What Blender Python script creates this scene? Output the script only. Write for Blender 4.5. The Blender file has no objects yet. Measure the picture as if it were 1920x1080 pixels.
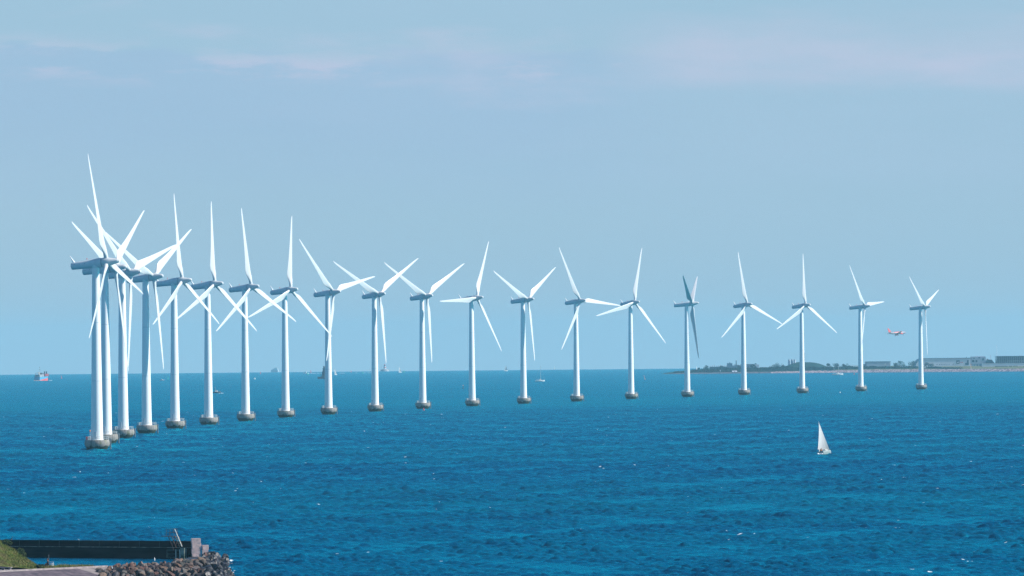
import bpy, bmesh, math, random
from mathutils import Vector, Matrix, noise
R = math.radians
SC = bpy.context.scene
COL = SC.collection

# ------------------------------------------------------------------ camera
FPX, CAMH, RE = 14500.0, 33.0, 7.32e6      # focal length in photo pixels, eye height, effective earth radius
ROLL = math.atan(0.0090)
PITCH = math.atan(153.95 / FPX) - math.acos(RE / (RE + CAMH))
cam = bpy.data.objects.new('camera', bpy.data.cameras.new('camera'))
COL.objects.link(cam)
cam.data.sensor_width = 36.0
cam.data.lens = FPX / 1920 * 36
cam.data.clip_start = 1.0
cam.data.clip_end = 120000.0
cp, sp, cr, sr = math.cos(PITCH), math.sin(PITCH), math.cos(ROLL), math.sin(ROLL)
X0, F0, U0 = Vector((1, 0, 0)), Vector((0, cp, sp)), Vector((0, -sp, cp))
RT = X0 * cr - U0 * sr
UP = X0 * sr + U0 * cr
cam.matrix_world = Matrix(((RT.x, UP.x, -F0.x, 0), (RT.y, UP.y, -F0.y, 0), (RT.z, UP.z, -F0.z, CAMH), (0, 0, 0, 1)))
SC.camera = cam

# ------------------------------------------------------------------ light and sky
SUN_EL, SUN_AZ = R(34), R(95)              # azimuth clockwise from the view direction (+Y)
sd = Vector((math.sin(SUN_AZ) * math.cos(SUN_EL), math.cos(SUN_AZ) * math.cos(SUN_EL), math.sin(SUN_EL)))
sun = bpy.data.objects.new('sun', bpy.data.lights.new('sun', 'SUN'))
COL.objects.link(sun)
sun.data.energy = 5.0
sun.data.angle = R(0.5)
sun.data.color = (1.0, 0.965, 0.91)
sun.rotation_euler = (-sd).to_track_quat('-Z', 'Y').to_euler()
sun.location = (300, 600, 400)

W = bpy.data.worlds.new('World')
SC.world = W
W.use_nodes = True
nt = W.node_tree
nt.nodes.clear()
def N(t, kind, **kw):
    n = t.nodes.new(kind)
    for k, v in kw.items():
        if k.startswith('i_'):
            n.inputs[int(k[2:])].default_value = v
        else:
            setattr(n, k, v)
    return n
def L(t, a, b): t.links.new(a, b)
def mathn(t, op, a, b=None, c=None, clamp=False):
    n = t.nodes.new('ShaderNodeMath'); n.operation = op; n.use_clamp = clamp
    for i, v in enumerate((a, b, c)):
        if v is None: continue
        if hasattr(v, 'links'): t.links.new(v, n.inputs[i])
        else: n.inputs[i].default_value = v
    return n.outputs[0]
def mixc(t, fac, a, b, mode='MIX'):
    n = t.nodes.new('ShaderNodeMix'); n.data_type = 'RGBA'; n.blend_type = mode
    for s, v in ((n.inputs[0], fac), (n.inputs[6], a), (n.inputs[7], b)):
        if hasattr(v, 'links'): t.links.new(v, s)
        else: s.default_value = v if not isinstance(v, tuple) or len(v) == 4 else (*v, 1)
    return n.outputs[2]
def smooth(t, v, lo, hi):
    n = t.nodes.new('ShaderNodeMapRange'); n.interpolation_type = 'SMOOTHSTEP'
    t.links.new(v, n.inputs[0]); n.inputs[1].default_value = lo; n.inputs[2].default_value = hi
    return n.outputs[0]

sky = N(nt, 'ShaderNodeTexSky', sky_type='NISHITA', sun_disc=False, sun_elevation=SUN_EL, sun_rotation=SUN_AZ,
        altitude=30.0, air_density=1.0, dust_density=0.3, ozone_density=4.0)
tc = N(nt, 'ShaderNodeTexCoord')
sep = N(nt, 'ShaderNodeSeparateXYZ'); L(nt, tc.outputs['Generated'], sep.inputs[0])
dx, dy, dz = sep.outputs
# cloud coordinates: azimuth across, elevation stretched
az = mathn(nt, 'ARCTAN2', dx, dy)
comb = N(nt, 'ShaderNodeCombineXYZ')
L(nt, mathn(nt, 'MULTIPLY', az, 20.0), comb.inputs[0])
L(nt, mathn(nt, 'MULTIPLY', dz, 90.0), comb.inputs[1])
def cloudnoise(scale, detail, off, rough=0.55):
    m = N(nt, 'ShaderNodeMapping'); L(nt, comb.outputs[0], m.inputs[0]); m.inputs['Location'].default_value = off
    n = N(nt, 'ShaderNodeTexNoise'); L(nt, m.outputs[0], n.inputs['Vector'])
    n.inputs['Scale'].default_value = scale; n.inputs['Detail'].default_value = detail; n.inputs['Roughness'].default_value = rough
    return n.outputs['Fac']
SKYTINT = (0.56, 0.86, 1.02)
base = mixc(nt, 1.0, sky.outputs[0], SKYTINT, 'MULTIPLY')
low = mathn(nt, 'MULTIPLY', mathn(nt, 'SUBTRACT', 1.0, smooth(nt, dz, 0.03, 0.35)), 0.85)
base = mixc(nt, low, base, (2.70, 4.00, 5.22))
n1 = cloudnoise(1.1, 7, (3.1, 0.7, 0))
n2 = cloudnoise(0.55, 5, (8.2, 4.0, 2.0))
n3 = cloudnoise(3.2, 6, (1.0, 9.0, 5.0))
def band(v, c, w):       # soft bump round c
    d = mathn(nt, 'ABSOLUTE', mathn(nt, 'SUBTRACT', v, c))
    return mathn(nt, 'SUBTRACT', 1.0, smooth(nt, d, 0.0, w))
# elevations in radians above the tangent plane: photo row y is at (699-y)/14500-0.003
def el(y, x=960): return ((702.6 - 0.009 * x) - y) / FPX - 0.003
def azm(x): return (x - 960) / FPX
n4 = cloudnoise(0.9, 3, (5.0, 2.0, 1.0))
wob = mathn(nt, 'ADD', mathn(nt, 'MULTIPLY', mathn(nt, 'SUBTRACT', n3, 0.5), 0.0050), mathn(nt, 'MULTIPLY', mathn(nt, 'SUBTRACT', n4, 0.5), 0.0060))
dzw = mathn(nt, 'ADD', dz, wob)
# grey-lilac veil below a ragged edge that drops from left to right
edge = mathn(nt, 'MULTIPLY_ADD', az, -0.018, el(92))
under = mathn(nt, 'SUBTRACT', edge, dzw)
veil = mathn(nt, 'MULTIPLY', smooth(nt, under, -0.0002, 0.0012), mathn(nt, 'SUBTRACT', 1.0, smooth(nt, under, 0.008, 0.024)))
rightfade = mathn(nt, 'SUBTRACT', 1.0, smooth(nt, az, 0.0, 0.03))
veil = mathn(nt, 'MULTIPLY', veil, mathn(nt, 'MULTIPLY_ADD', rightfade, 0.8, 0.2))
# pinkish puffs along that edge
crest = mathn(nt, 'MULTIPLY', band(under, 0.0016, 0.0036), smooth(nt, n3, 0.46, 0.64))
crest = mathn(nt, 'MULTIPLY', crest, rightfade)
# long soft pink bank, upper right
streak = mathn(nt, 'MULTIPLY', band(dzw, el(97, 1500), 0.0062), smooth(nt, az, 0.008, 0.026))
streak = mathn(nt, 'MULTIPLY', streak, mathn(nt, 'MULTIPLY_ADD', smooth(nt, n1, 0.35, 0.65), 0.6, 0.4))
patch = mathn(nt, 'MULTIPLY', smooth(nt, n1, 0.54, 0.74), mathn(nt, 'MULTIPLY', smooth(nt, dz, el(300), el(160)), rightfade))
thin = mathn(nt, 'MULTIPLY', smooth(nt, n2, 0.40, 0.75), smooth(nt, dz, el(560), el(250)))
col = mixc(nt, mathn(nt, 'MULTIPLY', veil, 0.5), base, (2.5, 3.74, 5.3))
col = mixc(nt, mathn(nt, 'MULTIPLY', thin, 0.30), col, (3.2, 4.3, 5.7))
pink = mathn(nt, 'MAXIMUM', mathn(nt, 'MULTIPLY', crest, 0.75), mathn(nt, 'MULTIPLY', streak, 0.9))
pink = mathn(nt, 'MAXIMUM', pink, mathn(nt, 'MULTIPLY', patch, 0.5))
col = mixc(nt, pink, col, (4.05, 4.40, 5.6))
bg = N(nt, 'ShaderNodeBackground'); bg.inputs[1].default_value = 0.10
L(nt, col, bg.inputs[0])
out = N(nt, 'ShaderNodeOutputWorld'); L(nt, bg.outputs[0], out.inputs[0])

SC.view_settings.view_transform = 'Standard'
SC.view_settings.look = 'None'
SC.view_settings.exposure = 0.42
SC.view_settings.gamma = 1.0
SC.cycles.max_bounces = 6
SC.cycles.volume_bounces = 1
SC.cycles.use_denoising = True
SC.cycles.denoising_prefilter = 'NONE'
SC.cycles.sample_clamp_direct = 2.5

# ------------------------------------------------------------------ helpers
def seaz(x, y): return -(x * x + y * y) / (2 * RE)
def pxray(px, py):
    x, y = px - 960, py - 540
    return (RT * x - UP * y + F0 * FPX).normalized()
def sea(px, py):
    """the point of the curved sea under a pixel of the photograph"""
    d = pxray(px, py)
    a = (d.x ** 2 + d.y ** 2) / (2 * RE)
    t = (-d.z - math.sqrt(max(0, d.z * d.z - 4 * a * CAMH))) / (2 * a)
    return Vector((d.x * t, d.y * t, CAMH + d.z * t))
def at(px, py, Y):
    """the point of a pixel's ray at depth Y"""
    d = pxray(px, py); t = Y / d.y
    return Vector((d.x * t, Y, CAMH + d.z * t))
def onsea(px, Y):
    """a point standing on the sea at depth Y in the column of a pixel"""
    p = at(px, 700, Y)
    return Vector((p.x, Y, seaz(p.x, Y)))

def mat(name, color, rough=0.6, spec=0.4, var=0.0, scale=1.0, color2=None, bump=0.0, metallic=0.0, rnd=0.0, stretch=(1, 1, 1), thr=(0.35, 0.65)):
    m = bpy.data.materials.new(name); m.use_nodes = True
    t = m.node_tree; b = t.nodes['Principled BSDF']
    b.inputs['Roughness'].default_value = rough
    b.inputs['Specular IOR Level'].default_value = spec
    b.inputs['Metallic'].default_value = metallic
    c4 = (*color, 1)
    b.inputs['Base Color'].default_value = c4
    c = None
    if var or color2:
        tcn = N(t, 'ShaderNodeTexCoord')
        mp = N(t, 'ShaderNodeMapping'); mp.inputs['Scale'].default_value = stretch
        L(t, tcn.outputs['Object'], mp.inputs[0])
        n = N(t, 'ShaderNodeTexNoise'); n.inputs['Scale'].default_value = scale; n.inputs['Detail'].default_value = 6
        L(t, mp.outputs[0], n.inputs['Vector'])
        c2 = color2 or tuple(max(0, v * (1 - var)) for v in color)
        c = mixc(t, smooth(t, n.outputs['Fac'], *thr), c4, (*c2, 1))
        if bump:
            bp = N(t, 'ShaderNodeBump'); bp.inputs['Distance'].default_value = bump
            L(t, n.outputs['Fac'], bp.inputs['Height']); L(t, bp.outputs[0], b.inputs['Normal'])
    if rnd:
        oi = N(t, 'ShaderNodeObjectInfo')
        hs = N(t, 'ShaderNodeHueSaturation')
        L(t, mathn(t, 'MULTIPLY_ADD', oi.outputs['Random'], rnd, 1 - rnd / 2), hs.inputs['Value'])
        if c is not None: L(t, c, hs.inputs['Color'])
        else: hs.inputs['Color'].default_value = c4
        c = hs.outputs[0]
    if c is not None: L(t, c, b.inputs['Base Color'])
    return m

class MB:
    def __init__(s): s.v = []; s.f = []; s.sm = []
    def add(s, vs, fs, smooth=False):
        o = len(s.v); s.v += [tuple(p) for p in vs]
        for f in fs: s.f.append(tuple(i + o for i in f)); s.sm.append(smooth)
        return s
    def box(s, c, d, rz=0.0, M=None):
        x, y, z = (v / 2 for v in d)
        P = [Vector((i * x, j * y, k * z)) for k in (-1, 1) for j in (-1, 1) for i in (-1, 1)]
        m = Matrix.Rotation(rz, 3, 'Z') if M is None else M
        P = [m @ p + Vector(c) for p in P]
        return s.add(P, [(0, 2, 3, 1), (4, 5, 7, 6), (0, 1, 5, 4), (2, 6, 7, 3), (0, 4, 6, 2), (1, 3, 7, 5)])
    def rings(s, rings, cap=True, smooth=True):
        n = len(rings[0]); o = []
        for r in rings: o += r
        fs = []
        for i in range(len(rings) - 1):
            for j in range(n):
                k = (j + 1) % n
                fs.append((i * n + j, i * n + k, (i + 1) * n + k, (i + 1) * n + j))
        s.add(o, fs, smooth)
        if cap:
            s.add(rings[0], [tuple(range(n))[::-1]]); s.add(rings[-1], [tuple(range(n))])
        return s
    def lathe(s, prof, n=32, c=(0, 0, 0), cap=True, smooth=True):
        cx, cy, cz = c
        return s.rings([[Vector((cx + r * math.cos(2 * math.pi * j / n), cy + r * math.sin(2 * math.pi * j / n), cz + z)) for j in range(n)] for r, z in prof], cap, smooth)
    def tube(s, a, b, r0, r1=None, n=8, cap=True):
        a, b = Vector(a), Vector(b); r1 = r0 if r1 is None else r1
        d = (b - a).normalized(); u = d.orthogonal().normalized(); w = d.cross(u)
        return s.rings([[p + (u * math.cos(2 * math.pi * j / n) + w * math.sin(2 * math.pi * j / n)) * r for j in range(n)] for p, r in ((a, r0), (b, r1))], cap)
    def prism(s, poly, a, b, axis='y'):
        """polygon of (p,q) extruded from a to b along an axis"""
        n = len(poly)
        def mk(p, q, t): return (p, t, q) if axis == 'y' else ((t, p, q) if axis == 'x' else (p, q, t))
        vs = [mk(p, q, a) for p, q in poly] + [mk(p, q, b) for p, q in poly]
        fs = [tuple(range(n)), tuple(range(2 * n - 1, n - 1, -1))] + [(i, i + n, (i + 1) % n + n, (i + 1) % n) for i in range(n)]
        return s.add(vs, fs)
    def build(s, name, m, parent=None, loc=None):
        me = bpy.data.meshes.new(name); me.from_pydata(s.v, [], s.f)
        me.polygons.foreach_set('use_smooth', s.sm)
        bm = bmesh.new(); bm.from_mesh(me); bmesh.ops.recalc_face_normals(bm, faces=bm.faces); bm.to_mesh(me); bm.free()
        me.materials.append(m)
        o = bpy.data.objects.new(name, me); COL.objects.link(o)
        if parent is not None: o.parent = parent
        if loc is not None: o.location = loc
        return o

def tag(o, label=None, cat=None, group=None, kind=None):
    if label: o['label'] = label
    if cat: o['category'] = cat
    if group: o['group'] = group
    if kind: o['kind'] = kind
    return o
def thing(name, loc, label, cat, group=None, rz=0.0):
    o = bpy.data.objects.new(name, None); COL.objects.link(o)
    o.empty_display_size = 0.5
    o.location = loc; o.rotation_euler = (0, 0, rz)
    return tag(o, label, cat, group)
def kids(o): return [c for c in bpy.data.objects if c.parent == o]
def copy_tree(o, parent=None):
    c = o.copy(); COL.objects.link(c); c.parent = parent
    for ch in kids(o): copy_tree(ch, c)
    return c

# ------------------------------------------------------------------ materials
M = {}
M['tower'] = mat('white_paint', (0.84, 0.835, 0.82), 0.38, 0.4, var=0.07, scale=0.25, stretch=(1, 1, 0.12))
M['blade'] = mat('blade_gelcoat', (0.60, 0.60, 0.595), 0.35, 0.45)
M['nacelle'] = mat('nacelle_paint', (0.62, 0.66, 0.68), 0.4, 0.4, var=0.08, scale=0.6)
M['seam'] = mat('seam_grey', (0.16, 0.19, 0.22), 0.6)
M['rail'] = mat('galvanised_rail', (0.52, 0.52, 0.50), 0.45, metallic=0.3)
M['red'] = mat('signal_red', (0.62, 0.03, 0.04), 0.4)
M['orange'] = mat('signal_orange', (0.85, 0.22, 0.04), 0.45)
M['green'] = mat('signal_green', (0.0, 0.42, 0.24), 0.4)
M['white'] = mat('white_gloss', (0.62, 0.62, 0.61), 0.35)
M['cream'] = mat('cream_paint', (0.70, 0.66, 0.58), 0.45)
M['sail'] = mat('sailcloth', (0.45, 0.45, 0.445), 0.7, 0.2)
M['dark'] = mat('dark_paint', (0.03, 0.04, 0.05), 0.5)
M['grey'] = mat('grey_paint', (0.30, 0.31, 0.32), 0.6)
M['steel'] = mat('steel', (0.35, 0.36, 0.37), 0.35, metallic=0.6)
M['glass'] = mat('window_glass', (0.02, 0.05, 0.08), 0.1, 0.8)

# concrete of the turbine bases: pale above, stained and algae covered towards the water
def base_mat():
    m = mat('base_concrete', (0.5, 0.46, 0.41), 0.85, 0.2)
    t = m.node_tree; b = t.nodes['Principled BSDF']
    tcn = N(t, 'ShaderNodeTexCoord'); s = N(t, 'ShaderNodeSeparateXYZ'); L(t, tcn.outputs['Object'], s.inputs[0])
    oi = N(t, 'ShaderNodeObjectInfo')
    ad = N(t, 'ShaderNodeVectorMath', operation='ADD'); L(t, tcn.outputs['Object'], ad.inputs[0])
    sc = N(t, 'ShaderNodeVectorMath', operation='SCALE'); L(t, oi.outputs['Location'], sc.inputs[0]); sc.inputs['Scale'].default_value = 0.13
    L(t, sc.outputs[0], ad.inputs[1])
    n = N(t, 'ShaderNodeTexNoise'); n.inputs['Scale'].default_value = 0.75; n.inputs['Detail'].default_value = 7; L(t, ad.outputs[0], n.inputs['Vector'])
    mp = N(t, 'ShaderNodeMapping'); mp.inputs['Scale'].default_value = (1.6, 1.6, 0.15); L(t, ad.outputs[0], mp.inputs[0])
    n2 = N(t, 'ShaderNodeTexNoise'); n2.inputs['Scale'].default_value = 1.6; n2.inputs['Detail'].default_value = 4; L(t, mp.outputs[0], n2.inputs['Vector'])
    c = mixc(t, smooth(t, n2.outputs[0], 0.4, 0.7), (0.31, 0.275, 0.245), (0.17, 0.155, 0.14))
    c = mixc(t, mathn(t, 'MULTIPLY', smooth(t, n.outputs[0], 0.55, 0.68), 0.6), c, (0.17, 0.19, 0.09))
    zz = mathn(t, 'MULTIPLY_ADD', n.outputs[0], -2.2, mathn(t, 'ADD', s.outputs[2], 0.15))
    c = mixc(t, smooth(t, zz, 0.75, 0.25), c, (0.035, 0.05, 0.03))
    L(t, c, b.inputs['Base Color'])
    bp = N(t, 'ShaderNodeBump'); bp.inputs['Distance'].default_value = 0.08; L(t, n.outputs[0], bp.inputs['Height']); L(t, bp.outputs[0], b.inputs['Normal'])
    return m
M['base'] = base_mat()

def concrete(name, c1, c2, algae=None, h=1.0):
    m = mat(name, c1, 0.9, 0.15, color2=c2, scale=0.9, bump=0.04)
    return m

# ------------------------------------------------------------------ sea
def sea_mat():
    m = bpy.data.materials.new('sea_water'); m.use_nodes = True
    t = m.node_tree; t.nodes.clear()
    g = N(t, 'ShaderNodeNewGeometry')
    def wn(scale, detail, st, off=(0, 0, 0), rough=0.55):
        mp = N(t, 'ShaderNodeMapping'); mp.inputs['Scale'].default_value = st; mp.inputs['Location'].default_value = off
        mp.inputs['Rotation'].default_value = (0, 0, 0.25)
        L(t, g.outputs['Position'], mp.inputs[0])
        n = N(t, 'ShaderNodeTexNoise'); n.noise_dimensions = '2D'; n.inputs['Scale'].default_value = scale
        n.inputs['Detail'].default_value = detail; n.inputs['Roughness'].default_value = rough
        L(t, mp.outputs[0], n.inputs['Vector'])
        return n.outputs['Fac']
    swell = wn(0.12, 3, (1, 1.3, 1))
    wave = wn(0.6, 4, (1, 1.2, 1), (5, 3, 0), 0.6)
    rip = wn(1.6, 3, (1, 1.1, 1), (9, 1, 0), 0.6)
    h = mathn(t, 'MULTIPLY_ADD', swell, 0.5, mathn(t, 'MULTIPLY_ADD', wave, 0.30, mathn(t, 'MULTIPLY', rip, 0.12)))
    ln = N(t, 'ShaderNodeVectorMath', operation='LENGTH'); L(t, g.outputs['Position'], ln.inputs[0])
    h = mathn(t, 'MULTIPLY', h, mathn(t, 'MULTIPLY_ADD', smooth(t, ln.outputs['Value'], 3000.0, 5000.0), 1.0, 1.0))
    bp = N(t, 'ShaderNodeBump'); bp.inputs['Distance'].default_value = 1.0; bp.inputs['Strength'].default_value = 1.0
    L(t, h, bp.inputs['Height'])
    big = wn(0.0011, 4, (0.6, 2.0, 1), (2, 7, 0))
    mid = wn(0.012, 4, (0.5, 1.5, 1), (4, 4, 0))
    c = mixc(t, smooth(t, big, 0.35, 0.65), SEA1, SEA2)
    c = mixc(t, mathn(t, 'MULTIPLY', smooth(t, mid, 0.42, 0.66), 0.5), c, SEA3)
    # whitecaps: rare small foam flecks
    fo = wn(0.22, 2, (1, 2.2, 1), (31, 17, 0), 0.5)
    fo2 = wn(0.9, 3, (1, 1, 1), (3, 11, 0), 0.6)
    fm = mathn(t, 'MULTIPLY', smooth(t, fo, 0.787, 0.81), smooth(t, fo2, 0.46, 0.56))
    c = mixc(t, fm, c, (0.75, 0.78, 0.78))
    df = N(t, 'ShaderNodeBsdfDiffuse'); L(t, c, df.inputs[0]); L(t, bp.outputs[0], df.inputs['Normal'])
    gl = N(t, 'ShaderNodeBsdfGlossy'); gl.inputs[0].default_value = (*SEAGL, 1); gl.inputs['Roughness'].default_value = 0.15
    L(t, bp.outputs[0], gl.inputs['Normal'])
    fr = N(t, 'ShaderNodeFresnel'); fr.inputs[0].default_value = 1.33; L(t, bp.outputs[0], fr.inputs['Normal'])
    mx = N(t, 'ShaderNodeMixShader')
    L(t, mathn(t, 'MULTIPLY', fr.outputs[0], mathn(t, 'SUBTRACT', 1.0, fm), clamp=True), mx.inputs[0])
    L(t, df.outputs[0], mx.inputs[1]); L(t, gl.outputs[0], mx.inputs[2])
    o = N(t, 'ShaderNodeOutputMaterial'); L(t, mx.outputs[0], o.inputs[0])
    return m
SEA1, SEA2, SEA3 = (0.0, 0.056, 0.128), (0.0, 0.080, 0.142), (0.0, 0.022, 0.078)
SEAGL = (0.0, 0.84, 1.0)
M['sea'] = sea_mat()
import numpy as np
def build_sea():
    rng = np.random.RandomState(4)
    NS = 192
    rr = [0.0, 60.0]
    while rr[-1] < 1040: rr.append(rr[-1] + 70.0)
    ia = len(rr) - 1; RA = rr[ia]; RB = 5000.0
    rr.append(RB); ib = ia + 1
    while rr[-1] < 27000: rr.append(rr[-1] + 450.0)
    hs = 3                                                 # half-width of the wave sector in disk cells
    V, Fq = [], []
    vs = [(0.0, 0.0, 0.0)]
    for r in rr[1:]:
        for j in range(NS):
            a = 2 * math.pi * j / NS
            vs.append((r * math.sin(a), r * math.cos(a), -r * r / (2 * RE)))
    fs = [(0, 1 + (j + 1) % NS, 1 + j, 1 + j) for j in range(NS)]
    for i in range(len(rr) - 2):
        for j in range(NS):
            if i + 1 == ia and (j < hs or j >= NS - hs): continue
            if i + 1 == ia:                                # long annulus beside the sector: still curved, so split it
                pass
            a, b_ = 1 + i * NS + j, 1 + i * NS + (j + 1) % NS
            fs.append((a, b_, b_ + NS, a + NS))
    # the sector in view carries real waves
    A = 2 * math.pi * hs / NS
    NC = 1000
    r = [RA]
    while r[-1] < RB: r.append(r[-1] * (1 + 0.00034 + 0.00010 * min(1, max(0, (r[-1] - 1500) / 1200))))
    r = np.array(r); r[-1] = RB; nr = len(r) - 1
    DR = np.gradient(r)[:, None]
    th = np.linspace(-A, A, NC + 1)
    RR, TT = np.meshgrid(r, th, indexing='ij')
    X = (RR * np.sin(TT)).astype(np.float64); Y = RR * np.cos(TT)
    Z = np.zeros_like(X); DX = np.zeros_like(X); DY = np.zeros_like(X)
    wind = math.radians(102)                              # direction the waves run, from +X towards -X and the camera
    K = 70
    lam = 0.85 * (4.6 / 0.85) ** rng.rand(K)
    for q in range(K):
        l = lam[q]; k = 2 * math.pi / l
        d = wind + rng.randn() * 0.46
        amp = 0.0150 * l ** 1.0 * (0.6 + 0.8 * rng.rand())
        ph = rng.rand() * 6.28
        fade = np.clip((l / (DR * 2.0)) - 0.35, 0, 1)
        arg = k * (X * math.cos(d) + Y * math.sin(d)) + ph
        s, c = np.sin(arg), np.cos(arg)
        Z += amp * fade * s
        DX += -0.8 * amp * fade * c * math.cos(d); DY += -0.8 * amp * fade * c * math.sin(d)
    # groups: gusts make some patches choppier
    env = np.full_like(X, 0.85)
    for q in range(24):
        lx = 5 * (16.0 ** rng.rand()); ly = lx * (2.0 + 3 * rng.rand())
        env += 0.13 * np.sin(2 * math.pi * (X / lx * (1 if q % 2 else -1) + Y / ly) + rng.rand() * 6.28)
    env = np.clip(env, 0.2, 1.5)
    # the small harbour behind the sea wall lies calm
    cx = X / Y * FPX + 960
    calm = np.clip((cx - 385) / 60, 0, 1) + np.clip((Y - 1236) / 8, 0, 1)
    env *= np.clip(calm, 0.16, 1)
    edge = np.clip(np.minimum(np.minimum((RR - RA) / 20, (RB - RR) / 900), np.minimum(TT + A, A - TT) * RR / 6), 0, 1)
    env *= edge
    X += DX * env; Y += DY * env
    Z = Z * env - (X * X + Y * Y) / (2 * RE)
    n0 = len(vs)
    P = np.concatenate([np.array(vs), np.stack([X.ravel(), Y.ravel(), Z.ravel()], 1)])
    ii = np.arange(nr)[:, None] * (NC + 1) + np.arange(NC)[None, :]
    q = np.stack([ii, ii + 1, ii + NC + 2, ii + NC + 1], -1).reshape(-1, 4) + n0
    tri = np.array([f[:3] for f in fs[:NS]]); quad = np.concatenate([np.array(fs[NS:]), q])
    loops = np.concatenate([tri.ravel(), quad.ravel()]).astype(np.int32)
    tot = np.concatenate([np.full(len(tri), 3), np.full(len(quad), 4)])
    start = np.concatenate([[0], np.cumsum(tot)[:-1]]).astype(np.int32)
    me = bpy.data.meshes.new('sea')
    me.vertices.add(len(P)); me.vertices.foreach_set('co', P.astype(np.float32).ravel())
    me.loops.add(len(loops)); me.loops.foreach_set('vertex_index', loops)
    me.polygons.add(len(tot)); me.polygons.foreach_set('loop_start', start)
    me.update(calc_edges=True)
    me.polygons.foreach_set('use_smooth', np.ones(len(tot), dtype=bool))
    me.materials.append(M['sea'])
    # faces must look up
    if me.polygons[len(tot) - 1].normal.z < 0: me.flip_normals()
    o = bpy.data.objects.new('sea', me); COL.objects.link(o)
    tag(o, kind='structure')
    print('sea verts', len(P))
build_sea()

# ------------------------------------------------------------------ haze
def haze():
    m = bpy.data.materials.new('haze_air'); m.use_nodes = True
    t = m.node_tree; t.nodes.clear()
    v = N(t, 'ShaderNodeVolumePrincipled')
    v.inputs['Color'].default_value = (0.38, 0.73, 0.88, 1)
    v.inputs['Density'].default_value = HAZE
    v.inputs['Anisotropy'].default_value = 0.0
    o = N(t, 'ShaderNodeOutputMaterial'); L(t, v.outputs[0], o.inputs['Volume'])
    mb = MB(); z0, z1 = -150.0, 125.0
    mb.box((0, 0, (z0 + z1) / 2), (56000, 56000, z1 - z0))
    ob = mb.build('haze', m); tag(ob, kind='stuff')
HAZE = 3.0e-5
haze()

# ------------------------------------------------------------------ wind turbines
HUBZ, OFF, BR, TILT = 63.0, 4.0, 37.5, R(5.5)
def blade_mesh():
    # span z, leading edge +y, upwind +x
    st = [(0.9, 1.55, 0.98, 0), (2.2, 1.55, 0.98, 0), (3.4, 1.75, 0.85, 16), (5.0, 2.45, 0.52, 16), (6.6, 3.0, 0.36, 14), (8.4, 3.15, 0.28, 12), (11, 2.85, 0.24, 9),
          (15, 2.4, 0.21, 6.5), (20, 1.95, 0.19, 4.5), (25, 1.55, 0.18, 3), (30, 1.2, 0.17, 1.5), (34, 0.9, 0.16, 0.6), (36.3, 0.62, 0.16, 0), (37.2, 0.36, 0.16, 0), (37.5, 0.1, 0.2, 0)]
    rings = []
    n = 20
    for z, c, tk, tw in st:
        tw = R(tw + 2)
        k = min(1, max(0, (z - 2.2) / 4.4))          # 0 round root, 1 airfoil
        ring = []
        for j in range(n):
            a = 2 * math.pi * j / n
            cx = math.cos(a)
            yy = c * (0.5 * cx)                         # round: centred
            xx = c * tk * 0.5 * math.sin(a)
            th = c * tk * 0.5 * math.sin(a) * (0.62 + 0.38 * cx) * 1.15
            if math.sin(a) > 0: th *= 0.55              # flatter pressure side (upwind)
            ya = c * (0.5 * cx - 0.5) + 0.78            # leading edge stays straight
            y = yy * (1 - k) + ya * k
            x = xx * (1 - k) + th * k
            ring.append(Vector((x * math.cos(tw) + y * math.sin(tw), -x * math.sin(tw) + y * math.cos(tw), z)))
        rings.append(ring)
    mb = MB(); mb.rings(rings); return mb
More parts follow.
